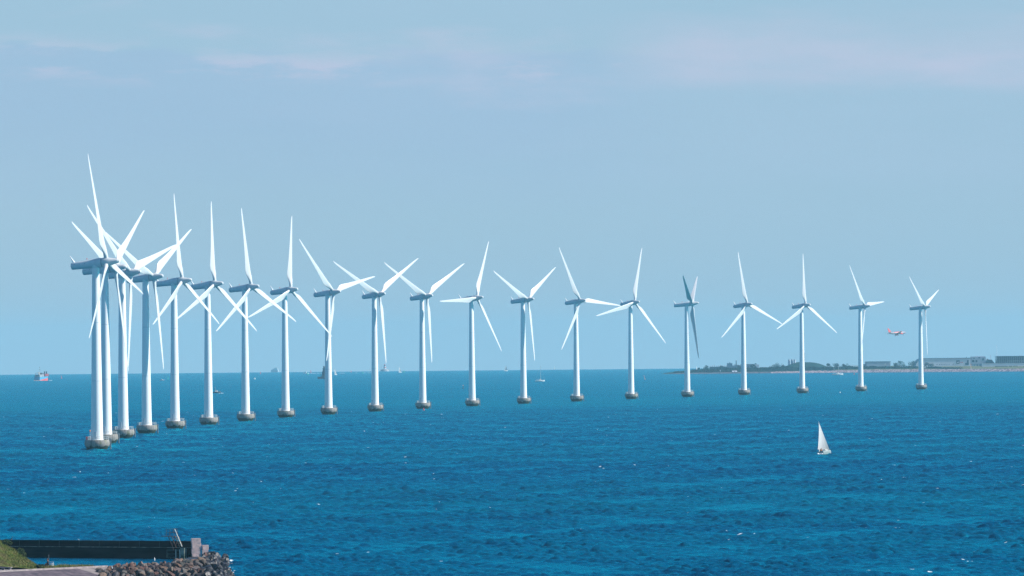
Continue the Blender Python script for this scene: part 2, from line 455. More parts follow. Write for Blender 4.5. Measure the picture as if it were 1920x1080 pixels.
def make_turbine():
    root = thing('wind_turbine', (0, 0, 0), 'x', 'wind turbine', 'wind turbines in the curved offshore row')
    # foundation: bowl-shaped concrete ice cone
    mb = MB(); mb.lathe([(2.9, -1.5), (3.05, -0.1), (3.35, 0.4), (3.82, 1.05), (4.15, 1.75), (4.25, 2.3), (4.17, 2.9), (4.08, 3.35), (4.0, 3.45), (0.5, 3.46)], 48)
    fnd = mb.build('foundation', M['base'], root)
    mb = MB()
    for k in range(20):
        a = 2 * math.pi * k / 20
        mb.tube((3.85 * math.cos(a), 3.85 * math.sin(a), 3.44), (3.85 * math.cos(a), 3.85 * math.sin(a), 4.6), 0.045, n=6)
        b = 2 * math.pi * (k + 1) / 20
        for z in (4.0, 4.58):
            mb.tube((3.85 * math.cos(a), 3.85 * math.sin(a), z), (3.85 * math.cos(b), 3.85 * math.sin(b), z), 0.035, n=6)
    mb.build('railing', M['rail'], fnd)
    mb = MB()                                          # boat landing on the right-hand side
    for s in (-0.7, 0.7):
        mb.tube((4.5, s, -1.2), (4.5, s, 3.9), 0.15)
        mb.tube((4.5, s, 3.6), (3.9, s, 3.6), 0.09); mb.tube((4.5, s, 1.4), (4.1, s, 1.6), 0.09)
    for k in range(12): mb.tube((4.42, -0.3, -0.4 + k * 0.35), (4.42, 0.3, -0.4 + k * 0.35), 0.03, n=5)
    mb.tube((4.42, -0.3, -0.8), (4.42, -0.3, 3.9), 0.04); mb.tube((4.42, 0.3, -0.8), (4.42, 0.3, 3.9), 0.04)
    bl = mb.build('boat_landing', M['seam'], fnd)
    bl.rotation_euler = (0, 0, R(12))
    mb = MB()                                          # deck cabinet and davit
    mb.box((-2.7, -1.6, 4.0), (0.7, 0.5, 1.1), 0.4)
    mb.build('deck_cabinet', M['rail'], fnd)
    mb = MB(); mb.lathe([(2.25, 3.46), (2.25, 3.62), (2.06, 3.64), (2.06, 3.7)], 40)
    mb2 = MB(); H = HUBZ - 1.55
    prof = []
    for k in range(25):
        f = k / 24; prof.append((2.05 - 0.83 * f ** 0.93, 3.64 + (H - 3.64) * f))
    mb2.lathe(prof, 48)
    tw = mb2.build('tower', M['tower'], root)
    mb.build('tower_flange', M['tower'], tw)
    for f in (0.34, 0.68):
        zj = 3.64 + (H - 3.64) * f; rj = 2.05 - 0.83 * f ** 0.93
        MB().lathe([(rj, zj - .09), (rj + .03, zj - .07), (rj + .03, zj + .07), (rj, zj + .09)], 40, cap=False).build('tower_joint', M['nacelle'], tw)
    mb = MB()                                          # door on the seaward side
    mb.box((0, -2.04, 5.2), (0.85, 0.12, 2.1)); mb.build('door', M['nacelle'], tw)
    # nacelle, tilted with the shaft
    nac = bpy.data.objects.new('nacelle', None)
    T = Matrix.Rotation(-TILT, 4, 'Y')
    def tl(x, r, cz, n=28, sq=0.0):
        ring = []
        for j in range(n):
            a = 2 * math.pi * j / n
            c, s = math.cos(a), math.sin(a)
            e = 1.0 - sq
            c = math.copysign(abs(c) ** e, c); s = math.copysign(abs(s) ** e, s)
            ring.append(Vector((x, r * c, cz + r * s)))
        return ring
    mb = MB()
    mb.rings([tl(-8.6, 0.85, -0.1), tl(-8.5, 1.12, -0.1), tl(-8.2, 1.22, -0.1), tl(-5.0, 1.32, -0.08, sq=.08), tl(-2.0, 1.5, -0.02, sq=.14), tl(0.6, 1.62, 0.0, sq=.16), tl(1.9, 1.66, 0.0, sq=.1), tl(2.25, 1.6, 0.0)])
    nc = mb.build('nacelle', M['nacelle'], root)
    bpy.data.objects.remove(nac)
    nc.location = (0, 0, HUBZ - 0.2); nc.rotation_euler = (0, -TILT, 0)
    mb = MB(); mb.lathe([(1.24, HUBZ - 1.75), (1.5, HUBZ - 1.35), (1.5, HUBZ - 0.9)], 36); mb.build('yaw_collar', M['tower'], root)
    mb = MB()                                          # slanted cooling fin / mast at the tail
    mb.tube((-7.5, 0, 0.9), (-8.85, 0, 3.5), 0.42, 0.07, n=10)
    mb.build('wind_vane_mast', M['tower'], nc)
    mb = MB(); mb.lathe([(0.05, 1.5), (0.05, 1.72)], 8, (-2.9, 0, 0)); mb.lathe([(0.14, 1.7), (0.16, 1.85), (0.12, 2.0), (0.03, 2.05)], 10, (-2.9, 0, 0)); mb.build('warning_light', M['red'], nc)
    mb = MB(); mb.rings([tl(2.24, 1.54, 0), tl(2.42, 1.54, 0)]); mb.build('hub_seam', M['seam'], nc)
    mb = MB()
    for x in (-7.2, -5.4, -3.5):
        mb = MB(); mb.box((x, -1.19 - (x + 7.2) * 0.05, 0.3), (0.16, 0.12, 0.14)); mb.build('vent_hole', M['seam'], nc)
    # spinner
    mb = MB()
    mb.rings([tl(2.42, 1.52, 0), tl(2.6, 1.6, 0, sq=.1), tl(3.3, 1.62, 0, sq=.16), tl(4.6, 1.52, 0, sq=.16), tl(5.2, 1.34, 0, sq=.08), tl(6.4, 1.05, 0), tl(7.6, 0.78, 0), tl(8.0, 0.7, 0), tl(8.05, 0.58, 0), tl(8.3, 0.6, 0), tl(8.42, 0.4, 0)])
    hb = mb.build('spinner', M['blade'], root)
    hb.location = (0, 0, HUBZ - 0.2); hb.rotation_euler = (0, -TILT, 0)
    bm_ = blade_mesh(); first = None
    for k in range(3):
        if first is None: o = first = bm_.build('blade', M['blade'], root)
        else: o = first.copy(); COL.objects.link(o)
        o.name = 'blade'
    return root
# photo column and waterline row, yaw of the nose from image right towards the camera, rotor angle
TUR = [
 (182.3, 844.2, 15.3, 105.6, 'nearest and leftmost wind turbine, one blade pointing almost straight up above all the others'),
 (199.5, 832.5, 21.2, 54.7, 'second wind turbine from the left, its tower half hidden behind the nearest one'),
 (231.3, 822.3, 28.6, 72.1, 'third wind turbine from the left, a long blade hanging down in front of its tower'),
 (275.2, 813.2, 29.7, 57.5, 'fourth wind turbine from the left, its tower mostly in blade shadow'),
 (328.4, 804.5, 23.6, 119.1, 'fifth wind turbine from the left, upright blade crossed by the neighbour\'s blade tip'),
 (391.2, 797.0, 31.4, 3.8, 'sixth wind turbine from the left, a small dark boat just right of its tower'),
 (460.7, 790.0, 34.1, 115.3, 'seventh wind turbine from the left, upright blade leaning left, tower left of the far ferry'),
 (535.7, 783.0, 37.8, 7.8, 'eighth wind turbine from the left, top blade exactly vertical, right of the far ferry'),
 (616.3, 777.1, 36.1, 76.4, 'wind turbine with the dark lighthouse peeping out behind the left side of its tower'),
 (703.5, 771.5, 44.2, 57.5, 'wind turbine just left of the red and white lighthouse, blades like a Y'),
 (792.8, 766.5, 43.3, 59.5, 'wind turbine with blades like a Y and a red float in front of its base'),
 (885.5, 761.5, 35.1, 26.2, 'wind turbine with one blade lying level to the left in front of its nacelle'),
 (981.9, 756.7, 36.2, 57.0, 'wind turbine with blades like a Y, just left of the moored mast-only yacht'),
 (1081.3, 752.3, 43.0, 93.9, 'wind turbine with one blade nearly level to the right, touching its neighbour\'s blade'),
 (1183.6, 747.9, 46.1, 15.6, 'wind turbine with one blade level to the left, last tower before the far land begins'),
 (1288.8, 744.0, 10.0, 60.0, 'wind turbine with edge-on rotor and one dark blade, before the tip of the far land'),
 (1394.9, 740.3, 44.1, 111.0, 'wind turbine standing in front of the far power station, blades like an upside-down Y'),
 (1504.3, 737.0, 43.9, 1.8, 'wind turbine with a vertical top blade, just right of the three far silos'),
 (1614.1, 733.3, 26.0, 84.0, 'wind turbine left of the flying airliner, short blade pointing right'),
 (1727.0, 730.0, 23.0, 68.0, 'last and smallest wind turbine on the right, in front of the long far hangar'),
]
proto = make_turbine()
TPOS = []
for i, (px, py, yaw, th, lab) in enumerate(TUR):
    o = proto if i == 0 else copy_tree(proto)
    p = sea(px, py); TPOS.append(p)
    o.location = p; o.rotation_euler = (0, 0, R(-yaw)); o['label'] = lab
    ks = kids(o)
    T = Matrix.Translation((0, 0, HUBZ - 0.2)) @ Matrix.Rotation(-TILT, 4, 'Y') @ Matrix.Translation((OFF, 0, 0))
    bs = [k for k in ks if k.name.startswith('blade')]
    for q, bl in enumerate(bs):
        bl.parent = o
        bl.matrix_parent_inverse = Matrix.Identity(4)
        bl.matrix_basis = T @ Matrix.Rotation(-R(th + 120 * q), 4, 'X') @ Matrix.Rotation(R(-72 if i == 15 else 0), 4, 'Z')
    for k in ks:                                       # boat landing and foundation keep one bearing
        if k.name.startswith('foundation'): k.rotation_euler = (0, 0, R(yaw))
# extras on the nearest foundation
f0 = [k for k in kids(proto) if k.name.startswith('foundation')][0]
bpost = MB().tube((-2.25, -2.4, 3.4), (-2.25, -2.4, 6.2), .07, n=8).build('beacon_post', M['white'], f0)
MB().lathe([(.16, 6.2), (.2, 6.5), (.2, 6.75), (.05, 6.9)], 12, (-2.25, -2.4, 0)).build('beacon_lamp', M['orange'], f0)
MB().box((-3.3, -1.6, 4.05), (.5, .5, 1.0), .5).build('red_box', M['red'], f0)
#FOREGROUND
# ------------------------------------------------------------------ foreground: sea wall, rocks, quay
def fp(px, py, z=0.0):
    """the point of a pixel's ray at height z above the near sea"""
    d = pxray(px, py); t = (z - 0.1 - CAMH) / d.z
    return Vector((d.x * t, d.y * t, z - 0.1))
M['wall'] = mat('wet_dark_concrete', (0.024, 0.021, 0.020), 0.9, 0.08, color2=(0.003, 0.004, 0.003), scale=0.5, stretch=(0.25, 1, 2.2), bump=0.05)
M['wallcap'] = mat('weathered_ledge', (0.26, 0.28, 0.24), 0.9, 0.1, color2=(0.07, 0.09, 0.07), scale=1.1)
M['pillar'] = mat('pink_granite', (0.66, 0.46, 0.43), 0.9, 0.1, color2=(0.46, 0.34, 0.32), scale=1.6, bump=0.06)
M['quay'] = mat('mauve_setts', (0.15, 0.115, 0.13), 0.9, 0.1, color2=(0.07, 0.058, 0.07), scale=1.4, bump=0.05, stretch=(0.6, 1, 1))
M['slab'] = mat('pale_slab', (0.27, 0.225, 0.215), 0.9, 0.1, color2=(0.18, 0.155, 0.15), scale=0.5, bump=0.03)
M['cap'] = mat('pale_kerb', (0.36, 0.30, 0.29), 0.85, 0.1, color2=(0.22, 0.19, 0.19), scale=1.2)
M['path'] = mat('grey_path', (0.26, 0.24, 0.25), 0.95, 0.1, var=0.25, scale=0.8)
M['grassy'] = mat('grass_bank', (0.10, 0.135, 0.028), 0.95, 0.05, color2=(0.17, 0.15, 0.06), scale=0.7)
M['leaf'] = mat('dark_leaves', (0.030, 0.055, 0.018), 0.8, 0.15, color2=(0.06, 0.08, 0.03), scale=1.5)
M['rock'] = None
def rock_mat(name, cols, rough, spec):
    m = mat(name, cols[0], rough, spec)
    t = m.node_tree; b = t.nodes['Principled BSDF']
    oi = N(t, 'ShaderNodeObjectInfo')
    cr_ = N(t, 'ShaderNodeValToRGB'); L(t, oi.outputs['Random'], cr_.inputs[0])
    els = cr_.color_ramp.elements
    for i, c in enumerate(cols):
        e = els[i] if i < 2 else els.new(0.5)
    for i, c in enumerate(cols): els[i].position = i / (len(cols) - 1)
    for i, c in enumerate(cols): els[i].color = (*c, 1)
    tcn = N(t, 'ShaderNodeTexCoord'); n = N(t, 'ShaderNodeTexNoise'); n.inputs['Scale'].default_value = 2.2; n.inputs['Detail'].default_value = 8
    L(t, tcn.outputs['Object'], n.inputs['Vector'])
    dk = mixc(t, 1.0, cr_.outputs[0], (0.55, 0.52, 0.5), 'MULTIPLY')
    L(t, mixc(t, smooth(t, n.outputs[0], 0.42, 0.66), cr_.outputs[0], dk), b.inputs['Base Color'])
    bp = N(t, 'ShaderNodeBump'); bp.inputs['Distance'].default_value = 0.10; L(t, n.outputs[0], bp.inputs['Height']); L(t, bp.outputs[0], b.inputs['Normal'])
    return m
M['rock'] = rock_mat('dry_granite', [(0.17, 0.122, 0.108), (0.075, 0.072, 0.083), (0.185, 0.142, 0.105), (0.14, 0.072, 0.06), (0.06, 0.064, 0.058), (0.20, 0.165, 0.15)], 0.9, 0.2)
M['wetrock'] = rock_mat('wet_dark_rock', [(0.020, 0.018, 0.020), (0.036, 0.028, 0.028), (0.014, 0.016, 0.020), (0.050, 0.036, 0.030)], 0.45, 0.4)

# sea wall: origin at its right end on the water, local x runs to the right
wr, wl = fp(354, 1048.3), fp(-90, 1044.6)
wang = math.atan2(wr.y - wl.y, wr.x - wl.x); wlen = (wr - wl).length
SW = (wr - fp(254, 1047.5)).length / 100.0             # metres per photo pixel along the wall
wall = thing('sea_wall', wr, 'long dark algae-stained concrete sea wall with a narrow pale ledge, lower left', 'sea wall', rz=wang)
MB().box((-wlen / 2, 0.9, 0.55), (wlen, 1.8, 2.4)).build('lower_wall', M['wall'], wall)
MB().box((-wlen / 2, 1.05, 1.79), (wlen, 1.5, 0.10)).build('ledge', M['wallcap'], wall)
MB().box((-wlen / 2, 1.25, 2.32), (wlen, 0.9, 0.97)).build('parapet', M['wall'], wall)
mb = MB()
for k in range(9): mb = MB(); mb.box((-2.2 - k * 3.9, 0.78, 2.3), (0.06, 0.03, 0.9)); mb.build('joint', M['dark'], wall)
def wp(px, py, dy=-0.3): return Vector(((px - 354) * SW, dy, (1048 - py) * SW))
Wm = Matrix.Translation(wr) @ Matrix.Rotation(wang, 4, 'Z')
# granite end pillars turned towards the sun
for (px, w, ytop, lab, y0) in ((363, 1.42, 1016.0, 'tall pale pink granite pillar closing the end of the dark sea wall', 0.2), (375.3, 0.95, 1026.5, 'shorter pale pink granite pillar to the right of the tall one, against the dark rocks', 0.9)):
    t = thing('granite_pillar', Wm @ Vector(((px - 354) * SW, y0 + 0.5, 0)), lab, 'pillar', 'granite pillars at the end of the sea wall', rz=wang + R(42))
    h = (1048 - ytop) * SW
    nb = 4 if h > 2.2 else 3
    for k in range(nb):
        z0, z1 = h * k / nb - (0.6 if k == 0 else 0), h * (k + 1) / nb
        mb = MB(); mb.box((0.03 * (-1) ** k, 0, (z0 + z1) / 2), (w * 1.02, w * 0.8, z1 - z0), 0.03 * (-1) ** k)
        o = mb.build('granite_block', M['pillar'], t)
        bv = o.modifiers.new('bevel', 'BEVEL'); bv.width = 0.025; bv.segments = 2
# stair and viewing platform of thin steel in front of the wall
st = thing('steel_stair_platform', Wm @ Vector(((331 - 354) * SW, -0.9, -0.2)), 'thin rusty steel stair and raised platform with a white handrail, by the sea wall', 'steel stair', rz=wang)
M['rust'] = mat('rusty_steel', (0.13, 0.085, 0.07), 0.7, 0.3, var=0.4, scale=2)
M['greensteel'] = mat('green_steel', (0.05, 0.10, 0.09), 0.6, 0.3)
off = Vector(((331 - 354) * SW, -0.9, -0.2))
def sp_(px, py, y=-0.9): return wp(px, py, y) - off
def frame(name, m, segs, r, ys=(-0.9,)):
    mb = MB()
    for a, b in segs:
        for y in ys: mb.tube(sp_(*a, y), sp_(*b, y), r, n=6)
    return mb.build(name, m, st)
deck = MB(); a, b = sp_(308.5, 1013.2), sp_(334, 1012.3)
deck.box(((a + b) / 2) + Vector((0, 0.55, 0)), ((b - a).x, 1.1, 0.07)); deck.build('deck', M['rust'], st)
frame('guard_rail', M['rust'], [((317.5, 1013), (318, 1001.5)), ((318, 1001.5), (331, 1000.8)), ((331, 1000.8), (333, 1012.5)), ((318, 1007), (332, 1006.5))], 0.03, (-0.85, 0.15))
frame('support', M['rust'], [((321.5, 1013), (332.5, 1036)), ((334, 1013), (342.5, 1030)), ((333.5, 1013), (329, 1026))], 0.06, (-0.8, 0.1))
mb = MB(); mb.tube(sp_(334.3, 1001.2, -0.95), sp_(347.8, 1028.5, -0.95), 0.055, n=8); mb.build('white_handrail', M['cream'], st)
mb = MB()
for k in range(8):
    f = k / 8; c = sp_(334 + 13.5 * f, 1013 + 22 * f, -0.5); mb.box(c, (0.28, 0.8, 0.04))
mb.build('treads', M['greensteel'], st)
frame('landing_rail', M['greensteel'], [((319, 1034), (345, 1034)), ((319, 1040), (345, 1040)), ((317.5, 1045.5), (346, 1045)), ((319, 1033.5), (319, 1045.5)), ((324, 1045.5), (328, 1049))], 0.04)
frame('post', M['rail'], [((335.8, 1033), (336, 1050)), ((343, 1033), (343.5, 1050))], 0.07)
MB().box(sp_(347.5, 1040, -0.5), (0.75, 0.7, 1.9)).build('plinth', M['wallcap'], st)

# ---- boulders
rng = random.Random(11)
def rock_mesh(seed):
    r = random.Random(seed)
    bm = bmesh.new(); bmesh.ops.create_icosphere(bm, subdivisions=3, radius=1.0)
    pl = [(Vector((r.gauss(0, 1), r.gauss(0, 1), r.gauss(0, 1))).normalized(), 0.42 + 0.33 * r.random()) for _ in range(10)]
    off_ = Vector((seed * 3.1, 0, 0))
    for v in bm.verts:
        p = v.co.copy()
        for n, d in pl:
            e = p.dot(n) - d
            if e > 0: p -= n * e * 0.95
        p += p.normalized() * 0.10 * noise.noise(p * 1.6 + off_)
        v.co = Vector((p.x * 1.15, p.y * 0.9, p.z * 0.85))
    me = bpy.data.meshes.new('boulder'); bm.to_mesh(me); bm.free()
    for p in me.polygons: p.use_smooth = True
    me.shade_smooth() if hasattr(me, 'shade_smooth') else None
    me.set_sharp_from_angle(angle=R(18)) if hasattr(me, 'set_sharp_from_angle') else None
    return me
RM = {}
for w_ in (0, 1):
    for i in range(9):
        me = rock_mesh(i + 20 * w_); me.materials.append(M['wetrock'] if w_ else M['rock']); RM[w_, i] = me
def pxcol(px, Y, h): # world point in a photo column at depth Y and height h
    d = pxray(px, 1060); return Vector((d.x / d.y * Y, Y, h - 0.1))
def mound(px, Y):
    edge = 434 - (Y - 1098) * 0.05
    crest = 2.05 if px > 225 else 2.05 - (225 - px) * 0.028
    f = min(1, max(0, (Y - 1104) / 21.0))
    h = crest * f ** 0.85
    if Y > 1126:
        if px < 318 + (Y - 1126) * 0.35: h -= (Y - 1126) * 0.28
        else: h = 2.0 - (Y - 1126) * 0.009
    h *= min(1, max(0, (edge - px) / 34.0)) ** 0.6
    return h
rocks = []
Y = 1103.0
while Y < 1221:
    stepy = 1.85 if Y < 1135 else 7.2
    px = 140 + rng.random() * 10
    while px < 436:
        h = mound(px, Y)
        ok = h > 0.12 and not (Y < 1127 and px < 196 - (Y - 1104) * 0.4)
        if Y > 1130 and px < 322: ok = False
        if Y > 1150 and px < 383: ok = False
        if Y > 1130 and px < 380 and Y < 1200 and rng.random() < 0.45: ok = False
        ytop = (((CAMH - h - .4) / Y) - .003) * FPX + 702.6 - .009 * px
        if ytop > 1082: ok = False
        if ok:
            rocks.append((px + rng.uniform(-3, 3), Y + rng.uniform(-.6, .6), h))
        px += 12.4 + rng.uniform(-2, 6)
    Y += stepy
first_labels = {}
GR = 'boulders heaped in the rock breakwater'
nrk = 0
for (px, Y, h) in rocks:
    wet = px > 380 + rng.uniform(-8, 8) or (h < 0.75 and px > 250)
    s = rng.choice((0.5, 0.62, 0.72, 0.8, 0.9, 1.05))*0.97 * (0.9 if Y < 1130 else 1.1)
    o = bpy.data.objects.new('boulder', RM[int(wet), rng.randrange(9)]); COL.objects.link(o)
    p = pxcol(px, Y, mound(px, Y) - 0.30 * s)
    o.location = p; o.scale = (s * rng.uniform(.85, 1.15), s * rng.uniform(.85, 1.1), s * rng.uniform(.85, 1.2))
    o.rotation_euler = (rng.uniform(-.6, .6), rng.uniform(-.6, .6), rng.uniform(0, 6.28))
    if wet: lab = 'dark wet boulder at the seaward end of the breakwater' if px > 378 else 'dark wet boulder low at the foot of the breakwater'
    elif Y > 1130: lab = 'pale boulder behind the crest, next to the granite pillars'
    elif h > 2.0: lab = 'pinkish grey dry boulder along the crest of the breakwater'
    else: lab = 'pinkish grey dry boulder on the near slope of the breakwater'
    tag(o, lab, 'boulder', GR); nrk += 1
print('rocks', nrk)
# rubble core under the boulders
mb = MB(); nx, ny = 60, 40
grid = []
for j in range(ny + 1):
    for i in range(nx + 1):
        px = 150 + 290 * i / nx; Y = 1101 + 121 * (j / ny) ** 1.8
        h = mound(px, Y)
        if Y > 1127 and px < 316: h = -1.0
        grid.append(pxcol(px, Y, h - 0.75 + 0.15 * noise.noise(Vector((px * .2, Y, 0)))))
mb.add(grid, [(j * (nx + 1) + i, j * (nx + 1) + i + 1, (j + 1) * (nx + 1) + i + 1, (j + 1) * (nx + 1) + i) for j in range(ny) for i in range(nx)], True)
tag(mb.build('rubble_ground', M['wetrock']), kind='structure')
# surf round the toe of the rocks
M['foam'] = mat('sea_foam', (0.75, 0.78, 0.80), 0.8, 0.2)
mb = MB(); fr = random.Random(3)
for k in range(46):
    if k < 30: c = fp(412 + fr.random() * 26, 1051 + fr.random() * 9)
    else: c = fp(424 + fr.random() * 18, 1066 + fr.random() * 15)
    c.z = seaz(c.x, c.y) + 0.12 + fr.random() * 0.15
    rx, ry = 0.08 + fr.random() * 0.26, 0.3 + fr.random() * 0.9
    n = 9; q = [c + Vector((rx * math.cos(2 * math.pi * i / n) * fr.uniform(.6, 1.2), ry * math.sin(2 * math.pi * i / n) * fr.uniform(.6, 1.2), fr.uniform(-.05, .05))) for i in range(n)]
    top = c + Vector((0, 0, 0.05 + 0.08 * fr.random()))
    mb.add(q + [top], [(i, (i + 1) % n, n) for i in range(n)], True)
tag(mb.build('surf_foam', M['foam']), kind='stuff')

# ---- quay with path, edge and sloping stone face
QZ = 1.6
qa, qb = fp(-90, 1075.3, QZ), fp(202, 1061.8, QZ)
qd = (qb - qa).normalized(); qn = Vector((-qd.y, qd.x, 0)); qn = qn if qn.y > 0 else -qn
ql = (qb - qa).length
def q(u, v, z): return qa + qd * u + qn * v + Vector((0, 0, z - QZ))
def slab(name, pts, th, m, kind='structure', parent=None):
    n = len(pts); mb = MB(); mb.add([p for p in pts] + [p - Vector((0, 0, th)) for p in pts], [tuple(range(n)), tuple(range(2 * n - 1, n - 1, -1))] + [(i, i + n, (i + 1) % n + n, (i + 1) % n) for i in range(n)])
    return mb.build(name, m, parent)
o = slab('quay_path', [q(0, 0.45, QZ), q(ql, 0.45, QZ), q(ql, 11, QZ), q(0, 24, QZ)], 3.0, M['path']); tag(o, kind='structure')
mb = MB(); mb.add([q(0, 0.46, QZ + .12), q(ql, 0.46, QZ + .12), q(ql, -0.05, QZ + .12), q(0, -0.05, QZ + .12), q(0, 0.46, QZ - .3), q(ql, 0.46, QZ - .3), q(ql, -0.05, QZ - .3), q(0, -0.05, QZ - .3)],
                  [(0, 1, 2, 3), (7, 6, 5, 4), (0, 4, 5, 1), (1, 5, 6, 2), (2, 6, 7, 3), (3, 7, 4, 0)])
tag(mb.build('kerb', M['cap']), kind='structure')
u0 = ql * 0.80
mb = MB(); mb.add([q(0, -0.06, QZ - .12), q(u0, -0.06, QZ - .12), q(u0, -9, -0.6), q(0, -9, -0.6)], [(0, 1, 2, 3)])
tag(mb.build('stone_slope', M['quay']), kind='structure')
mb = MB(); mb.add([q(u0, -0.06, QZ - .12), q(ql, -0.06, QZ - .12), q(ql + 2.5, -9, -0.6), q(u0 + 1.0, -9, -0.6), q(u0, -9, -0.6)], [(0, 1, 2, 3, 4)])
tag(mb.build('pale_slope', M['slab']), kind='structure')
# grassy bank
GB = fp(58, 1067, QZ)
def bank(x, y):
    """height over the path at dx metres left of the bank's right foot"""
    d = GB.x + 1.0 - x - max(0, (y - GB.y)) * 0.02
    w = max(0.0, 1 - abs((y - GB.y - 6.5) / 8.5) ** 1.5)
    return QZ - 0.1 + max(0, min(5.5, d * 0.74 - max(0, d - 2.5) * 0.1)) * (w ** 0.9) + 0.18 * noise.noise(Vector((x * .9, y * .5, 0)))
mb = MB(); nx, ny = 60, 40; g_ = []
for j in range(ny + 1):
    for i in range(nx + 1):
        x = GB.x - 12 + 13.5 * i / nx; y = GB.y - 1.2 + 16.2 * j / ny
        g_.append(Vector((x, y, bank(x, y) - 0.1)))
mb.add(g_, [(j * (nx + 1) + i, j * (nx + 1) + i + 1, (j + 1) * (nx + 1) + i + 1, (j + 1) * (nx + 1) + i) for j in range(ny) for i in range(nx)], True)
tag(mb.build('grass_bank', M['grassy']), kind='structure')
def tufts(name, pts, h0, h1, w, m, seed, kind='stuff'):
    r = random.Random(seed); mb = MB(); V, F = [], []
    for p in pts:
        h = r.uniform(h0, h1); a = r.uniform(0, 6.28); lean = Vector((r.uniform(-.35, .35), r.uniform(-.35, .35), 1)) * h
        s = Vector((math.cos(a), math.sin(a), 0)) * w * r.uniform(.6, 1.3)
        k = len(V); V += [p - s, p + s, p + lean * .6 + s * .5, p + lean]; F.append((k, k + 1, k + 2, k + 3))
    mb.add(V, F); o = mb.build(name, m); return o
r_ = random.Random(5)
pts = []
for k in range(9000):
    x = GB.x - 11 + 11.8 * r_.random(); y = GB.y - 1 + 9 * r_.random(); z = bank(x, y)
    if z > QZ + .05: pts.append(Vector((x, y, z - 0.1)))
tag(tufts('bank_grass', pts, .12, .38, .035, M['grassy'], 1), kind='stuff')
# rough grass strip between path and channel
pts = []
for k in range(5200):
    u = ql * (0.645 + 0.33 * r_.random()); v = 1.2 + 8 * r_.random() * (1 - 0.35 * (u / ql - .6))
    p = q(u, v, QZ); 
    if noise.noise(p * 0.4) > -0.25: pts.append(p)
tag(tufts('verge_grass', pts, .1, .45, .04, M['grassy'], 2), kind='stuff')
def bush(loc, rx, ry, rz, n, label, seed, name='bush', cat='bush', m='leaf', group=None):
    r = random.Random(seed); t = thing(name, loc, label, cat, group)
    V, F = [], []
    cl = [(Vector((r.gauss(0, .45) * rx, r.gauss(0, .45) * ry, r.uniform(.25, .95) * rz)), r.uniform(.25, .5)) for _ in range(9)]
    for k in range(n):
        c, s = r.choice(cl); d = Vector((r.gauss(0, 1), r.gauss(0, 1), r.gauss(0, 1))).normalized() * s * (r.random() ** .4)
        p = c + Vector((d.x * rx, d.y * ry, d.z * rz * .8)); a, b = Vector((r.gauss(0, 1), r.gauss(0, 1), r.gauss(0, 1))).normalized(), Vector((r.gauss(0, 1), r.gauss(0, 1), r.gauss(0, 1))).normalized()
        w = 0.09; kk = len(V); V += [p - a * w, p + b * w, p + a * w, p - b * w]; F.append((kk, kk + 1, kk + 2, kk + 3))
    MB().add(V, F).build('foliage', M[m], t)
    mb = MB()
    for k in range(5): mb.tube((0, 0, -0.2), cl[k][0], 0.04, 0.015, n=5)
    mb.build('stem', M['rust'], t); return t
bush(GB + Vector((-1.9, 7.5, 0.6)), 1.6, 1.5, 1.9, 1500, 'dark leafy bush behind the shoulder of the grassy bank', 3)
bush(GB + Vector((-4.4, 7.0, 3.0)), 1.2, 1.2, 1.0, 900, 'dark green bush near the top of the grassy bank at the left edge', 4)
bush(q(ql * .655, 3.0, QZ), .8, .8, .55, 700, 'low grey-green bush right of the seated person', 6)
# pale stone bench strip on the bank foot, small stone block
t = thing('low_stone_bench', fp(6, 1069.3, QZ), 'long low pale stone bench at the foot of the grassy bank, left edge', 'bench', rz=wang)
MB().box((0, 0, 0.42), (3.0, 0.5, 0.12)).build('seat', M['cap'], t)
for s in (-1.2, 0, 1.2): MB().box((s, 0, 0.18), (0.25, 0.42, 0.36)).build('leg', M['path'], t)
mb = MB(); mb.lathe([(0.26, 0), (0.28, 0.3), (0.24, 0.46), (0.1, 0.5)], 8)
o = mb.build('stone_block', M['path']); o.location = fp(54, 1064.5, QZ); tag(o, 'small grey stone block at the right foot of the grassy bank', 'stone block')

# ---- people
def skin_mesh(name, joints, edges, radii, m, parent, sub=1):
    bm = bmesh.new(); sl = bm.verts.layers.skin.verify()
    vs = [bm.verts.new(j) for j in joints]
    for i, v in enumerate(vs):
        r = radii[i]; v[sl].radius = (r, r) if not isinstance(r, tuple) else r
        v[sl].use_root = (i == 0)
    for a, b in edges: bm.edges.new((vs[a], vs[b]))
    me = bpy.data.meshes.new(name); bm.to_mesh(me); bm.free(); me.materials.append(m)
    o = bpy.data.objects.new(name, me); COL.objects.link(o); o.parent = parent
    o.modifiers.new('skin', 'SKIN').use_smooth_shade = True
    s = o.modifiers.new('sub', 'SUBSURF'); s.levels = sub; s.render_levels = sub
    return o
M['skin'] = mat('skin', (0.42, 0.22, 0.15), 0.6)
M['hair'] = mat('brown_hair', (0.14, 0.045, 0.025), 0.7)
M['navy'] = mat('navy_cloth', (0.014, 0.02, 0.035), 0.9)
M['blackcloth'] = mat('black_cloth', (0.012, 0.016, 0.02), 0.9)
M['orangecloth'] = mat('orange_cloth', (0.75, 0.20, 0.03), 0.8)
